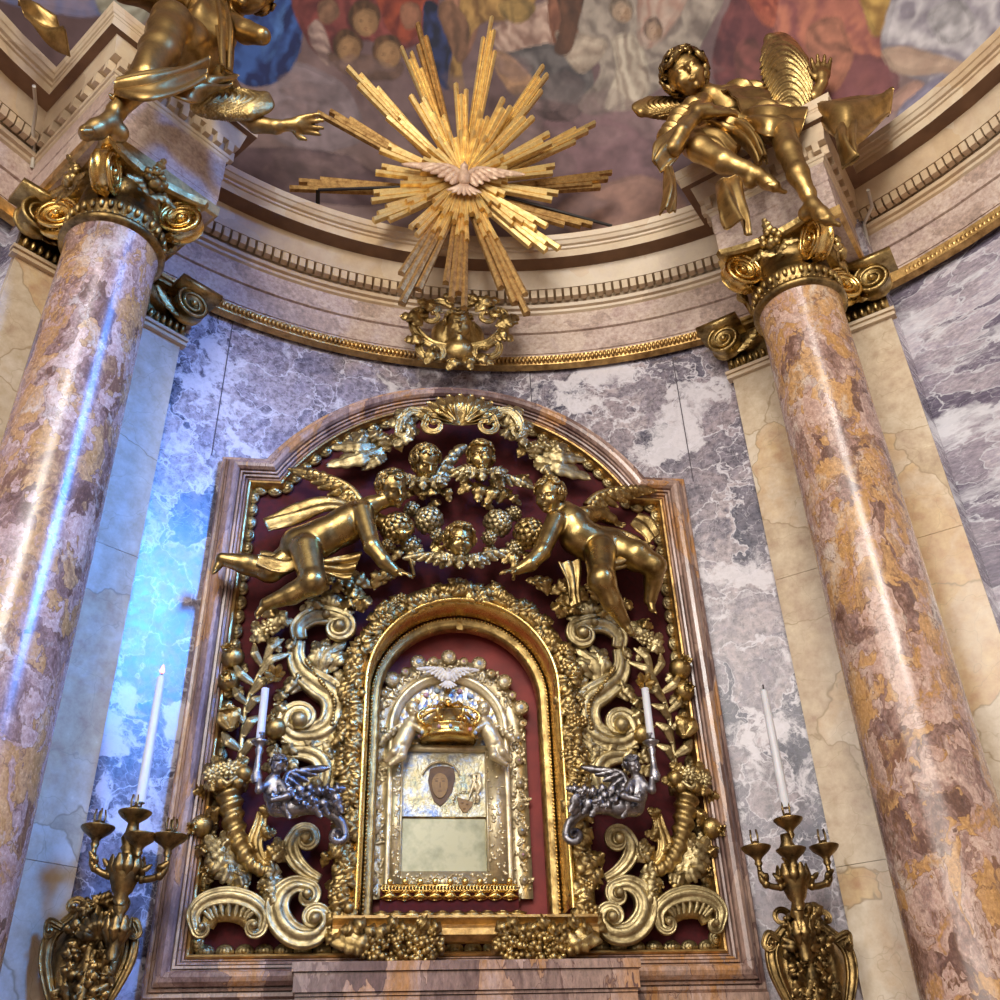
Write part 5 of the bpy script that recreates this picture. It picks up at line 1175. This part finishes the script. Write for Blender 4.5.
# ------------------------------------------------------------------ gilded sunburst with dove, and the mask bracket below it
YS = 4.98
M_SUN = gold('sunburst_gold', sr(246, 220, 152), sr(220, 178, 108), .42, scale=20, bmp=.2, metal=.75)
M_SUND = gold('sunburst_dark_gold', sr(214, 176, 112), sr(146, 106, 62), .42, scale=20, metal=.8)  # darker gold for the rear and lowest ray bundles
sc = at(464, 180, YS); ray_t = thing('sunburst', 'large gilded sunburst of stepped ray bundles in front of the painted vault', 'sunburst', sc)
def bundle(tip, w, depth, n=4, stag=(0, .1, .04, .16), inner=.05, mat=None, seed=0):
    p1 = at(tip[0], tip[1], YS + depth - .0030*max(0, 180 - tip[1])); d = p1 - (sc + np.array([0, depth, 0])); L = np.linalg.norm(d); d = d/L; s = np.cross(d, (0, -1, 0)); s = nrm(s); nn = np.cross(s, d)
    if nn[1] > 0: nn = -nn
    b = MB(); o = sc + np.array([0, depth, 0])
    for i in range(n):
        l = L*(1 - stag[i % len(stag)]); u0 = (i - (n - 1)/2)/n; w0, w1 = w*.45, w; a = o + d*inner; lift = nn*(.012*(1 - abs(u0)*2))
        hw0, hw1 = w0/n*.47, w1/n*.47; e = o + d*l
        A0, A1 = a + s*u0*w0, e + s*u0*w1; h = .018; dep = .03
        vs = [A0 - s*hw0 + lift, A0 + nn*h*.6 + lift, A0 + s*hw0 + lift, A1 - s*hw1 + lift, A1 + nn*h + lift, A1 + s*hw1 + lift, A0 - s*hw0 - nn*dep, A0 + s*hw0 - nn*dep, A1 - s*hw1 - nn*dep, A1 + s*hw1 - nn*dep]
        b.add(vs, [(0, 1, 4, 3), (1, 2, 5, 4), (0, 3, 8, 6), (2, 7, 9, 5), (3, 4, 5, 9, 8), (0, 6, 7, 2, 1), (6, 8, 9, 7)])
    b.build('ray', mat or M_SUN, ray_t, smooth=False)
for i, (x, y, w, n, dp) in enumerate([(418, 24, .12, 3, .10), (407, 46, .12, 4, .08), (494, 18, .15, 4, .08), (549, 68, .15, 4, .08), (350, 66, .16, 4, .08), (322, 108, .16, 4, .10), (596, 124, .15, 4, .09), (614, 176, .15, 4, .12),
        (599, 184, .10, 2, .14), (290, 182, .16, 4, .12), (592, 226, .15, 4, .12), (553, 252, .20, 4, .06), (372, 218, .17, 4, .05), (370, 196, .13, 3, .06), (398, 302, .22, 4, .04), (454, 306, .19, 4, .03), (524, 314, .20, 4, .03)]):
    bundle((x, y), w*1.0, dp, n, (.0, .10, .05, .17) if i % 2 else (.13, .0, .08, .2), mat=M_SUND if dp >= .1 or y > 290 else M_SUN)
for i, (x, y, w) in enumerate([(461, 84, .12), (416, 94, .13), (392, 114, .14), (382, 146, .13), (376, 168, .12), (508, 100, .13), (532, 110, .14), (552, 136, .14), (556, 168, .12), (558, 196, .13), (544, 228, .13), (438, 112, .11), (484, 112, .11),
        (406, 206, .12), (400, 180, .1), (412, 232, .12), (520, 224, .12), (436, 236, .11), (462, 240, .11), (492, 240, .11)]):
    bundle((x, y), w*1.0, .01, 3, (.0, .12, .06, .2), .04)
for i in range(22):
    a = 2*PI*(i + .5)/22; bundle((464 + 44*math.cos(a), 176 - 46*math.sin(a)), .075, -.03, 2, (.0, .15, .08), .03)
b = MB(); b.ell(sc + np.array([0, .0, .0]), (.16, .05, .14)); b.build('hub', M_SUN, ray_t)
M_DOVE = gold('rosy_silver_dove', sr(222, 190, 160), sr(170, 130, 104), .45, bmp=.2)
M_DOVE.node_tree.nodes['Principled BSDF'].inputs['Metallic'].default_value = .25
dv = bpy.data.objects.new('dove', None); COL.objects.link(dv); dv.parent = ray_t; ORG[dv.name] = sc
def place_dove(): dove(dv, at(464, 178, YS - .1), .265, M_DOVE, wingspan=1.0)
place_dove()
for (x, y) in ((318, 190), (612, 226)):
    b = MB(); p = at(x, y, 5.08); b.tube([p, p + np.array([0, .25, -.18])], .016, 8); b.tube([at(464, 185, YS + .06), p], .012, 6); b.build('iron_bracket', plain('dark_iron', sr(50, 44, 40), .6), ray_t)
# mask bracket
t = thing('mask_bracket', 'gilded cherub mask bracket with scrolls hanging on the entablature under the sunburst', 'bracket', at(458, 330, 5.4))
S = Sculpt(.0075); YM = 5.36
c = at(459, 327, YM); r = 17*pxm(459, 327, YM); add_head(S, c, (-.02, -.95, -.45), (0, -.4, .9), r)
S.ell(c + np.array([0, .1, 0]), (.20, .10, .17), None, .04); S.ell(at(459, 352, YM + .05), (.12, .09, .10), None, .04)
S.build('face', G_MID, t)
for s in (-1, 1):
    for k, (pts, w, v) in enumerate(([[(459 + s*10, 348), (459 + s*30, 344), (459 + s*44, 330), (459 + s*46, 316)], [.06, .08, .08, .06], (459 + s*38, 316, 1.1, s*1)], [[(459 + s*6, 308), (459 + s*20, 302), (459 + s*32, 308), (459 + s*34, 318)], [.05, .06, .06, .05], (459 + s*26, 318, 1.0, -s)], [[(459 + s*30, 338), (459 + s*40, 346), (459 + s*36, 356), (459 + s*22, 360)], [.05, .06, .06, .05], (459 + s*24, 352, .9, s*-1)])):
        b = MB(); scroll(b, pts, w, YM + .02, None, v); b.build('scroll', G_MID, t)
    b = MB(); leafs(b, [(459 + s*16, 312, 459 + s*40, 300, 18), (459 + s*36, 326, 459 + s*58, 316, 20), (459 + s*34, 338, 459 + s*54, 340, 18), (459 + s*18, 354, 459 + s*34, 364, 16), (459 + s*4, 358, 459 + s*12, 370, 14), (459 + s*8, 306, 459 + s*14, 294, 14)], YM, 0, .05); b.build('leaf', G_MID, t)
add_hair(c, (-.02, -.95, -.45), (0, -.4, .9), r, 40, .24, .2, 31).build('hair', G_MID, t)
# ------------------------------------------------------------------ candle holders
M_WAX = plain('white_wax', sr(222, 222, 226), .4, col2=sr(206, 204, 208)); M_WAX.node_tree.nodes['Principled BSDF'].inputs['Subsurface Weight'].default_value = .15
M_BRONZE = gold('candelabrum_brass', sr(160, 132, 84), sr(58, 48, 34), .3, bmp=.5)
M_WICK = plain('burnt_wick', sr(40, 30, 26), .8); M_FLAME = plain('candle_tip_glow', sr(255, 120, 90), .5, emit=(1, .28, .2, 3.0))
def lathe_px(b, prof, x, y, Y, seg=20):
    "profile in metres about a vertical axis through a picture point"
    b.lathe(prof, at(x, y, Y), seg=seg)
def candle(name, lab, x0, y0, x1, y1, Y, r, lit=False, taper=.8):
    p0, p1 = at(x0, y0, Y), at(x1, y1, Y); p1[0] = p0[0]; t = thing(name, lab, 'candle', p0); h = p1[2] - p0[2]
    b = MB(); b.lathe([(r, 0), (r*.98, h*.3), (r*taper, h*.985), (r*taper*.5, h)], p0, seg=16); b.build('wax', M_WAX, t)
    b = MB(); b.tube([p0 + np.array([0, 0, h]), p0 + np.array([.002, 0, h + .03])], .004, 6); b.build('wick', M_WICK, t)
    if lit: b = MB(); b.lathe([(.004, 0), (.012, .012), (.009, .03), (.001, .05)], p0 + np.array([0, 0, h + .012]), seg=10); b.build('flame', M_FLAME, t)
def candelabrum(lab, px0, py0, Y, sx, pans, knob, plate, clab, cpix, lit):
    cx, cy = knob; base = at(cx, cy + 110, Y); t = thing('candelabrum', lab, 'candelabrum', base, 'brass wall candelabra')
    k = at(cx, cy, Y); u = pxm(cx, cy, Y)
    b = MB(); b.lathe([(.02, -.16), (.035, -.14), (.03, -.12), (.045, -.10), (.055, -.07), (.07, -.03), (.075, .0), (.06, .035), (.04, .05), (.03, .07), (.04, .085), (.035, .10), (.045, .13), (.03, .16), (.025, .2)], k, seg=24)
    for i in range(10): a = 2*PI*i/10; b.leaf([k + np.array([math.cos(a)*.05, math.sin(a)*.05, -.06]), k + np.array([math.cos(a)*.085, math.sin(a)*.085, -.01]), k + np.array([math.cos(a)*.075, math.sin(a)*.075, .05])], .05, (math.cos(a), math.sin(a), 0), lobes=0, nu=9, nv=5)
    b.build('knop', M_BRONZE, t)
    for i, (x, y, dY, R) in enumerate(pans):
        p = at(x, y, Y + dY)
        b = MB(); b.lathe([(.012, -.09), (.02, -.075), (.016, -.06), (R*.35, -.045), (R*.8, -.02), (R, -.002), (R*1.02, .004), (R*.96, .006), (R*.5, -.008), (.02, -.006)], p, seg=28); pn = b.build('drip_pan', M_BRONZE, t)
        if i != 3:
            b = MB(); b.lathe([(.022, -.01), (.026, .0), (.018, .012), (.02, .03)], p, seg=14)
            for q in range(4): a = q*PI/2 + .4; d = np.array([math.cos(a), math.sin(a), 0]); b.tube([p + d*.02 + np.array([0, 0, .02]), p + d*.024 + np.array([0, 0, .055]), p + d*.019 + np.array([0, 0, .085])], .005, 5)
            b.build('candle_socket', M_BRONZE, pn)
        a0 = k + np.array([0, 0, .0]); e = p + np.array([0, 0, -.09]); dv_ = e - a0
        if i in (1, 2):
            m1 = a0 + dv_*.45 + np.array([0, 0, -.07]); m2 = a0 + dv_*.95 + np.array([0, 0, -.07])
            b = MB(); P = cr([a0, m1, m2, e], 10); b.tube(P, [.02 - .008*j/(len(P) - 1) for j in range(len(P))], 8)
            for q in (.35, .6): j = int(q*(len(P) - 1)); b.ell(P[j], .021, seg=10, rings=7); b.leaf([P[j], P[j] + np.array([0, -.03, .03]), P[j] + dv_*.2 + np.array([0, -.02, .05])], .032, (0, -1, .3), nu=9, nv=5)
            b.build('arm', M_BRONZE, t)
        else:
            b = MB(); b.tube([k + np.array([0, 0, .18]), e], .016, 8); b.build('stem', M_BRONZE, t)
    # wall plate: scrolled cartouche
    x0, y0, x1, y1 = plate; c = at((x0 + x1)/2, (y0 + y1)/2, Y + .16); xm = (x0 + x1)/2; hw = (x1 - x0)/2
    b = MB(); P = []
    for q in np.linspace(0, 1, 14):
        yy = y0 + (y1 - y0)*q; w = hw*(.35 + .65*math.sin(min(1, q*1.6)*PI/2) - .5*max(0, q - .55)) ; lean = (yy - (y0 + y1)/2)*(xm - 444)/(yy + 991)
        P.append([at(xm + lean + w*uu, yy, Y + .17 - .09*(1 - uu*uu) - .02*math.cos(uu*9)) for uu in np.linspace(-1, 1, 15)])
    b.grid(P); b.build('wall_plate', M_BRONZE, t)
    for s in (-1, 1):
        ln = lambda yy: (yy - (y0 + y1)/2)*(xm - 444)/(yy + 991)
        pts = [(xm + ln(yy) + s*hw*w, yy) for yy, w in ((y0 + 4, .30), (y0 + 16, .55), (y0 + 34, .95), (y0 + 56, 1.0), (y0 + 80, .85), (y0 + 104, .62))]
        b = MB(); scroll(b, pts, [.035, .05, .06, .06, .05, .04], Y + .12, (xm + ln(y0) + s*hw*.55, y0 + 6, .9, -s), None); scroll(b, [(xm + ln(y0 + 30) + s*hw*.7, y0 + 26), (xm + ln(y0 + 30) + s*hw*1.0, y0 + 20), (xm + ln(y0 + 26) + s*hw*1.1, y0 + 30)], [.03, .04, .03], Y + .1, None, (xm + ln(y0 + 30) + s*hw*.98, y0 + 31, 1, -s)); b.build('scroll', M_BRONZE, t)
    b = MB(); sc_ = at(xm + 10*sx, y0 + 36, Y + .06)
    for i in range(9): a = PI*(.05 + .9*i/8); b.leaf([sc_, sc_ + np.array([math.cos(a)*.05, -.04, math.sin(a)*.05]), sc_ + np.array([math.cos(a)*.10, -.01, math.sin(a)*.11])], .045, (0, -1, 0), lobes=0, lobe=0, nu=9, nv=5)
    b.build('shell', M_BRONZE, t)
    b = MB(); g = random.Random(int(x0))
    for i in range(64):
        yy = g.uniform(y0, y1); q = (yy - y0)/(y1 - y0); xx = xm + (yy - (y0 + y1)/2)*(xm - 444)/(yy + 991) + g.uniform(-.75, .75)*hw*(.5 + .4*q); p = at(xx, yy, Y + .085); b.leaf([p, p + np.array([g.uniform(-.03, .03), -.03, .03]), p + np.array([g.uniform(-.05, .05), -.005, g.uniform(-.05, .07)])], .05, (0, -1, 0), lobes=3, nu=9, nv=5)
    b.lathe([(.02, -.16), (.034, -.13), (.026, -.11), (.042, -.08), (.046, -.05), (.03, -.01), (.022, .03), (.034, .05), (.03, .07), (.02, .10)], at(cx, cy, Y) + np.array([0, .03, -.22]), seg=18)
    for i in range(8): a = 2*PI*i/8; q = at(cx, cy, Y) + np.array([0, .03, -.32]); d_ = np.array([math.cos(a), math.sin(a), 0]); b.leaf([q + d_*.03, q + d_*.065 + np.array([0, 0, .05]), q + d_*.06 + np.array([0, 0, .11])], .05, d_, lobes=3, nu=12, nv=5)
    b.build('leafwork', M_BRONZE, t)
    candle('tall_candle', clab, *cpix, Y, .024, lit)
candelabrum('brass branched candelabrum in front of the blue-lit wall beside the left pilaster', 0, 0, 4.86, 1, [(135, 813, 0, .075), (98, 828, -.02, .075), (170, 837, -.05, .08), (141, 836, -.06, .075)], (126, 868), (46, 902, 130, 1010), 'tall white candle with a glowing red tip on the left candelabrum', (140, 803, 168, 676), True)
candelabrum('brass branched candelabrum on the wall right of the altar frame', 0, 0, 4.86, -1, [(788, 820, 0, .072), (756, 848, -.02, .072), (824, 847, 0, .072), (791, 850, -.06, .072)], (793, 876), (772, 914, 850, 1010), 'tall white unlit candle on the right candelabrum', (786, 808, 768, 690), False)
# silver winged figures holding short candles, on scroll brackets beside the icon
def silver_angel(lab, clab, s, X0):
    X = lambda x, y, Y=5.08: at(X0 + s*(x - 285), y, Y); u = pxm(X0, 780, 5.08); t = thing('silver_angel_sconce', lab, 'candle sconce', X(285, 800), 'silver angel sconces')
    S = Sculpt(.0055)
    S.chain([X(276, 806, 5.06), X(274, 794, 5.03), X(273, 782, 5.02)], [9*u, 9.5*u, 8*u], .02); S.cone(X(273, 782, 5.02), X(277, 770, 5.0), 4*u, 4*u, .01)
    f, up = (s*-.2, -.9, -.3), (s*.2, -.3, .9); add_head(S, X(278, 766, 5.0), f, up, 9.5*u)
    S.chain([X(268, 784, 5.0), X(259, 790, 4.97), X(259, 778, 4.95)], [4.5*u, 3.6*u, 2.8*u], .012); S.chain([X(280, 783, 5.0), X(288, 796, 4.97), X(272, 800, 4.95)], [4.5*u, 3.6*u, 2.8*u], .012)
    S.chain([X(278, 806, 5.06), X(292, 808, 5.04), X(312, 806, 5.05), (X(330, 812, 5.08)), X(341, 824, 5.10), X(343, 838, 5.12)], [10*u, 9*u, 7*u, 5*u, 4*u, 3*u], .02)
    S.build('body', M_SILVER, t); add_hair(X(278, 766, 5.0), f, up, 9.5*u, 46, .30, .1, 41).build('hair', M_SILVER, t)
    wing(X(284, 784, 5.1), X(306, 772, 5.12), .12, (-s*.2, -.2, 1), 2, 6).build('wing', M_SILVER, t)
    b = MB(); P = [X(330, 812, 5.06), X(342, 822, 5.07), X(345, 834, 5.08)]; b.tube(cr(P + spiral(P[-1], X(337, 836, 5.08), 1.0, s*-1, 14), 3), .02, 8); g = random.Random(6)
    for i in range(26): q = X(268 + i*2.6, 802 + 8*math.sin(i*1.7), 5.0 + .02*(i % 3)); b.leaf([q, q + np.array([s*.02, -.035, .02]), q + np.array([s*.06, -.01, g.uniform(-.06, .05)])], .055, (0, -1, 0), lobes=3, nu=10, nv=5)
    b.build('acanthus_tail', M_SILVER, t)
    b = MB(); b.lathe([(.02, -.20), (.03, -.17), (.018, -.13), (.014, -.06), (.022, -.03), (.016, -.015), (.034, .0), (.045, .012), (.03, .018), (.02, .02), (.022, .055), (.02, .058)], X(260, 744, 4.96), seg=18); b.build('candle_holder', M_SILVER, t)
    p = (X0 + s*(260 - 285)); candle('short_candle', clab, p, 739, p + s*1.0, 688, 4.96, .021, False, .95)
silver_angel('small silver winged angel sconce, left of the icon', 'short white candle held by the silver angel left of the icon', 1, 285)
silver_angel('small silver winged angel sconce, right of the icon', 'short white candle held by the silver angel right of the icon', -1, 626)
# ------------------------------------------------------------------ two large gilded angels seated on the entablature blocks
M_ANGEL = gold('antique_gold_figure', sr(196, 162, 102), sr(112, 86, 50), .34, scale=6, bmp=.12)
def folds(d, fr, amp, seed=0):
    d = np.asarray(d, float)
    def fn(X, Y, Z): q = X*d[0] + Y*d[1] + Z*d[2]; return amp*(np.sin(q*fr + 2.5*np.sin(X*5 + Z*4 + seed) + 1.5*np.sin(Y*7 + Z*6)) + .5*np.sin(q*fr*.53 + 3*np.sin(X*6 - Z*5)))
    return fn
t = thing('seated_angel_statue', 'gilded angel seated on the right entablature block, hand on breast, bare legs hanging', 'angel statue', at(745, 150, 4.2))
R_ = lambda p: p[3]*pxm(p[0], p[1], p[2])
def ch(S, pts, k=.03, **kw): S.chain(W(pts), [R_(p) for p in pts], k, **kw)
S = Sculpt(.0115)
hd = at(687, 76, 4.22); hr = 24*pxm(687, 76, 4.22); hf, hu = (-.34, -.80, -.50), (-.50, -.28, .82)
ch(S, [(712, 96, 4.32, 8.5), (700, 86, 4.28, 8)]); add_head(S, hd, hf, hu, hr)
ch(S, [(736, 128, 4.34, 20), (728, 112, 4.36, 22), (716, 104, 4.36, 18)]); 
ch(S, [(736, 128, 4.34, 17), (716, 138, 4.22, 17), (695, 144, 4.10, 14), (700, 149, 4.04, 13), (724, 162, 3.98, 11.5), (745, 170, 3.95, 8.5), (758, 175, 3.93, 6.5)], .03)
add_foot(S, at(758, 175, 3.93), (.55, -.45, -.6), (.3, -.6, .7), .30)
ch(S, [(752, 126, 4.28, 18), (768, 126, 4.08, 18), (781, 130, 3.86, 13.5), (789, 152, 3.80, 12), (798, 174, 3.78, 10.8), (808, 194, 3.80, 7.5), (813, 206, 3.80, 6.2)], .03)
add_foot(S, at(813, 206, 3.80), (.35, -.55, -.75), (.2, -.7, .6), .31)
ch(S, [(702, 103, 4.24, 10.5), (686, 126, 4.12, 9.5), (673, 149, 4.0, 8.5), (682, 132, 3.94, 7.5), (698, 113, 3.93, 5.5)], .02)
add_hand(S, at(698, 112, 3.93), (.93, .02, .26), (.1, .9, -.3), .30, .14, .2, -1)
ch(S, [(752, 98, 4.34, 10.5), (790, 106, 4.30, 9), (814, 98, 4.20, 7.5), (822, 84, 4.14, 5.5)], .02)
add_hand(S, at(822, 83, 4.14), (.10, -.2, 1), (-.2, -.95, .1), .27, .28, .12, 1)
S.build('body', M_ANGEL, t)
add_hair(hd, hf, hu, hr, 110, .33, .12, 51).build('hair', G_DARK, t)
S = Sculpt(.0085); F = folds((.62, .2, .75), 46, .024)
ch(S, [(740, 130, 4.30, 21), (728, 114, 4.32, 23), (714, 106, 4.32, 19.5)], .03, disp=F); ch(S, [(752, 96, 4.32, 14), (735, 102, 4.32, 18)], .03, disp=F)
ch(S, [(738, 130, 4.28, 21), (722, 138, 4.16, 19)], .03, disp=F); ch(S, [(752, 124, 4.26, 21), (770, 122, 4.06, 19), (800, 122, 4.08, 10)], .03, disp=F)
ch(S, [(690, 112, 4.22, 11), (674, 130, 4.18, 10), (664, 152, 4.14, 7)], .02, disp=F)
S.build('tunic', M_ANGEL, t)
for nm, A, B, kw in (('hanging_drape', [(716, 184, 4.0), (718, 200, 3.95), (724, 226, 3.93)], [(742, 184, 3.98), (746, 205, 3.93), (750, 238, 3.95)], dict(amp=.035, freq=1.6, bulge=.05)),
        ('sleeve_drape', [(676, 128, 4.12), (656, 142, 4.08), (654, 164, 4.08)], [(690, 138, 4.05), (676, 160, 4.02), (662, 174, 4.05)], dict(amp=.03, freq=1.8, bulge=.05)),
        ('cloak_end', [(664, 172, 4.05), (664, 194, 4.0), (660, 214, 4.0)], [(672, 170, 4.05), (676, 196, 4.0), (674, 216, 4.0)], dict(amp=.025, freq=1.4, bulge=.05)),
        ('cloak_swag', [(800, 114, 4.08), (838, 108, 3.98), (890, 108, 3.86)], [(822, 130, 3.92), (852, 150, 3.72), (890, 116, 3.80)], dict(amp=.045, freq=2.3, bulge=.14)),
        ('cloak_fall', [(834, 114, 3.90), (836, 140, 3.76), (848, 164, 3.72)], [(862, 122, 3.84), (858, 144, 3.74), (850, 166, 3.73)], dict(amp=.035, freq=1.8, bulge=.07)),
        ('shoulder_mantle', [(716, 92, 4.2), (742, 88, 4.22), (762, 96, 4.24)], [(744, 116, 4.02), (758, 116, 4.0), (768, 116, 4.06)], dict(amp=.03, freq=3.2, bulge=.06)),
        ('breast_fold', [(712, 104, 4.10), (730, 116, 4.0), (756, 122, 3.98)], [(706, 122, 4.06), (726, 130, 3.98), (752, 134, 3.98)], dict(amp=.028, freq=3.2, bulge=.04)),
        ('knee_drape', [(745, 112, 4.10), (768, 111, 3.92), (806, 112, 3.92)], [(748, 130, 3.98), (768, 134, 3.80), (800, 134, 3.84)], dict(amp=.035, freq=3.0, bulge=.07)),
        ('lap_drape', [(706, 126, 4.08), (726, 132, 4.02), (748, 150, 3.96), (758, 168, 3.94)], [(738, 122, 4.02), (752, 128, 3.96), (764, 142, 3.92), (768, 162, 3.92)], dict(amp=.035, freq=3.0, bulge=.06)),
        ('thigh_fold', [(694, 128, 4.14), (716, 130, 4.06), (736, 146, 4.0)], [(700, 140, 4.02), (718, 146, 3.98), (734, 162, 3.95)], dict(amp=.022, freq=2.4, bulge=.04))):
    cloth(W(A), W(B), seed=len(nm), **kw).build(nm, M_ANGEL, t)
def round_wing(a, c, w, Y, mat, par, lift=.5):
    """blunt rounded wing: a flattened bulging body grooved across into rows of feathers"""
    A, B = at(*a, Y), at(*c, Y); d = B - A; L = np.linalg.norm(d); d /= L; s = nrm(np.cross(d, (0, -1, 0))); n = np.cross(s, d); R = w*pxm(*a, Y)/2; m = (A + B)/2
    S = Sculpt(.0075)
    def grooves(X, Yy, Z):
        x, y, z = X - m[0], Yy - m[1], Z - m[2]; q = x*d[0] + y*d[1] + z*d[2]; u = x*s[0] + y*s[1] + z*s[2]
        return .010*np.sin((q + 1.6*u*u/R)*2*PI/(L*.085) + 2.2*np.sin(u/R*2.5))*np.clip(1.15 - (q + L*.1)/(L*.45), 0, 1)
    S.ell(m, (R, R*.42, L*.54), [s, n, d], .02, disp=grooves); S.ell(m - d*L*.28, (R*.72, R*.4, L*.3), [s, n, d], .03, disp=grooves)
    S.cone(m + d*L*.42 - s*R*.5, m + d*L*.2 + s*R*.8, R*.22, R*.16, .04)
    S.build('wing', mat, par)
round_wing((791, 112), (781, 36), 54, 4.18, G_MID, t)
round_wing((694, 108), (634, 108), 32, 4.45, M_ANGEL, t)
# left angel, cut by the top edge of the picture
t = thing('seated_angel_statue', 'gilded angel seated on the left entablature block, leaning right with an arm stretched out', 'angel statue', at(180, 100, 3.9))
S = Sculpt(.0115)
hd = at(252, -8, 3.85); hr = 27*pxm(252, -8, 3.85); hf, hu = (.35, -.72, -.60), (.45, -.2, .86)
ch(S, [(224, 20, 4.0, 11), (238, 6, 3.95, 10)]); add_head(S, hd, hf, hu, hr)
ch(S, [(196, 58, 4.0, 24), (208, 36, 4.0, 24), (216, 18, 4.02, 20)])
ch(S, [(196, 60, 4.0, 20), (186, 40, 3.85, 21), (172, 24, 3.70, 19), (158, 52, 3.62, 17), (138, 86, 3.58, 14), (116, 112, 3.56, 9), (110, 122, 3.56, 7.5)], .03)
add_foot(S, at(110, 122, 3.56), (-.55, -.5, -.62), (-.3, -.6, .7), .34)
ch(S, [(224, 20, 3.95, 11), (246, 32, 3.82, 11.5), (262, 36, 3.78, 9)], .02)
ch(S, [(212, 60, 4.05, 13), (236, 104, 4.0, 13), (256, 124, 3.98, 9), (276, 127, 3.96, 7), (288, 125, 3.95, 5)], .02)
add_hand(S, at(288, 125, 3.95), (.97, -.1, .04), (0, -.5, -.8), .225, .26, .15, -1)
S.build('body', M_ANGEL, t)
add_hair(hd, hf, hu, hr, 90, .2, .2, 61).build('hair', G_DARK, t)
S = Sculpt(.0115); F = folds((.9, .2, -.4), 26, .014, 2)
ch(S, [(198, 60, 3.98, 26), (208, 34, 3.98, 27), (214, 14, 4.0, 23)], .03, disp=F); ch(S, [(194, 58, 3.95, 24), (186, 40, 3.82, 23), (172, 22, 3.68, 20.5), (160, 50, 3.6, 18), (144, 78, 3.56, 15)], .04, disp=folds((.7, .3, .6), 16, .008, 1))
ch(S, [(130, -14, 3.8, 20), (160, -6, 3.9, 20), (190, 0, 4.0, 20)], .03, disp=F)
S.build('robe', M_ANGEL, t)
for nm, A, B, kw in (('hem_drape', [(112, 100, 3.54), (150, 90, 3.52), (208, 72, 3.7)], [(110, 94, 3.52), (150, 104, 3.48), (206, 84, 3.62)], dict(amp=.02, freq=1.5, bulge=.05)),
        ('hem_fold', [(120, 84, 3.52), (160, 76, 3.54), (206, 66, 3.7)], [(114, 96, 3.52), (156, 92, 3.50), (208, 76, 3.66)], dict(amp=.03, freq=2.0, bulge=.06)),
        ('scarf', [(206, -6, 3.92), (216, 30, 3.84), (222, 74, 3.84)], [(224, -8, 3.88), (234, 30, 3.80), (232, 74, 3.82)], dict(amp=.025, freq=2.0, bulge=.04)),
        ('lap_drape', [(196, 62, 3.78), (212, 80, 3.76), (236, 74, 3.84)], [(160, 92, 3.58), (190, 104, 3.68), (214, 92, 3.80)], dict(amp=.03, freq=2.2, bulge=.05))):
    cloth(W(A), W(B), seed=len(nm), **kw).build(nm, M_ANGEL, t)
round_wing((196, 104), (272, 104), 46, 3.90, G_MID, t)
b = MB(); cl = cloth(W([(18, 6), (34, 10), (52, 22)], 3.75), W([(26, 20), (44, 40), (70, 52)], 3.72), amp=.04, freq=2, bulge=.08); cl.build('trailing_cloak', M_ANGEL, t)
# thin cables running down the entablature
M_CABLE = plain('pale_cable', sr(206, 196, 180), .5)
o = MB().tube([atr(34, 86, 3.42) , atr(36, 108, 3.62), atr(33, 130, 3.72), atr(34, 150, 3.82), atr(32, 168, 3.86)], .012, 8).build('cable', M_CABLE); tag(o, 'thin pale cable looped on the entablature left of the left angel', 'cable')
o = MB().tube([atr(868, 190, 3.45), atr(872, 206, 3.62), atr(864, 224, 3.76), atr(869, 246, 3.84), atr(870, 266, 3.86)], .012, 8).build('cable', M_CABLE); tag(o, 'thin pale cable hanging on the entablature right of the right angel', 'cable')
# ------------------------------------------------------------------ light
w = bpy.data.worlds.new('world'); scn.world = w; w.use_nodes = True; nt = w.node_tree; bg = nt.nodes['Background']
tc = nt.nodes.new('ShaderNodeTexCoord'); nz = noise(nt, tc.outputs['Generated'], 2.2, 3, .5)
nt.links.new(ramp(nt, nz, [(.38, (.16, .13, .11)), (.55, (.62, .56, .50)), (.7, (1.5, 1.42, 1.35))]), bg.inputs[0]); bg.inputs[1].default_value = .6
def area(name, loc, target, sx, sy, power, col):
    l = bpy.data.lights.new(name, 'AREA'); l.shape = 'RECTANGLE'; l.size = sx; l.size_y = sy; l.energy = power; l.color = col
    o = bpy.data.objects.new(name, l); COL.objects.link(o); o.location = loc
    o.rotation_euler = (Vector(target) - Vector(loc)).to_track_quat('-Z', 'Y').to_euler(); return o
area('added_key_light', (-1.6, -6, 9.5), (0.3, 5, 4.5), 2.6, 3.0, 480, (1, .96, .9))  # added key light, sized for small crisp highlights on the gold
area('added_fill_light', (-5.0, -5.5, 7.0), (1.2, 5, 4.6), 9.0, 7.0, 900, (1, .94, .87))  # broad fill added to brighten the apse from behind the camera
area('right_window_light', (5.0, -1.7, 9.0), (-1.95, 5.1, 4.1), 1.9, 2.6, 70, (.05, .28, 1)).data.spread = math.radians(34)
area('left_window_light', (-6.0, .4, 8.6), (1.9, 4.2, 4.2), .5, 1.6, 140, (.55, .72, 1))
scn.view_settings.view_transform = 'Standard'; scn.view_settings.look = 'None'; scn.view_settings.exposure = 0.28; scn.view_settings.gamma = 1.0
scn.view_settings.use_curve_mapping = False
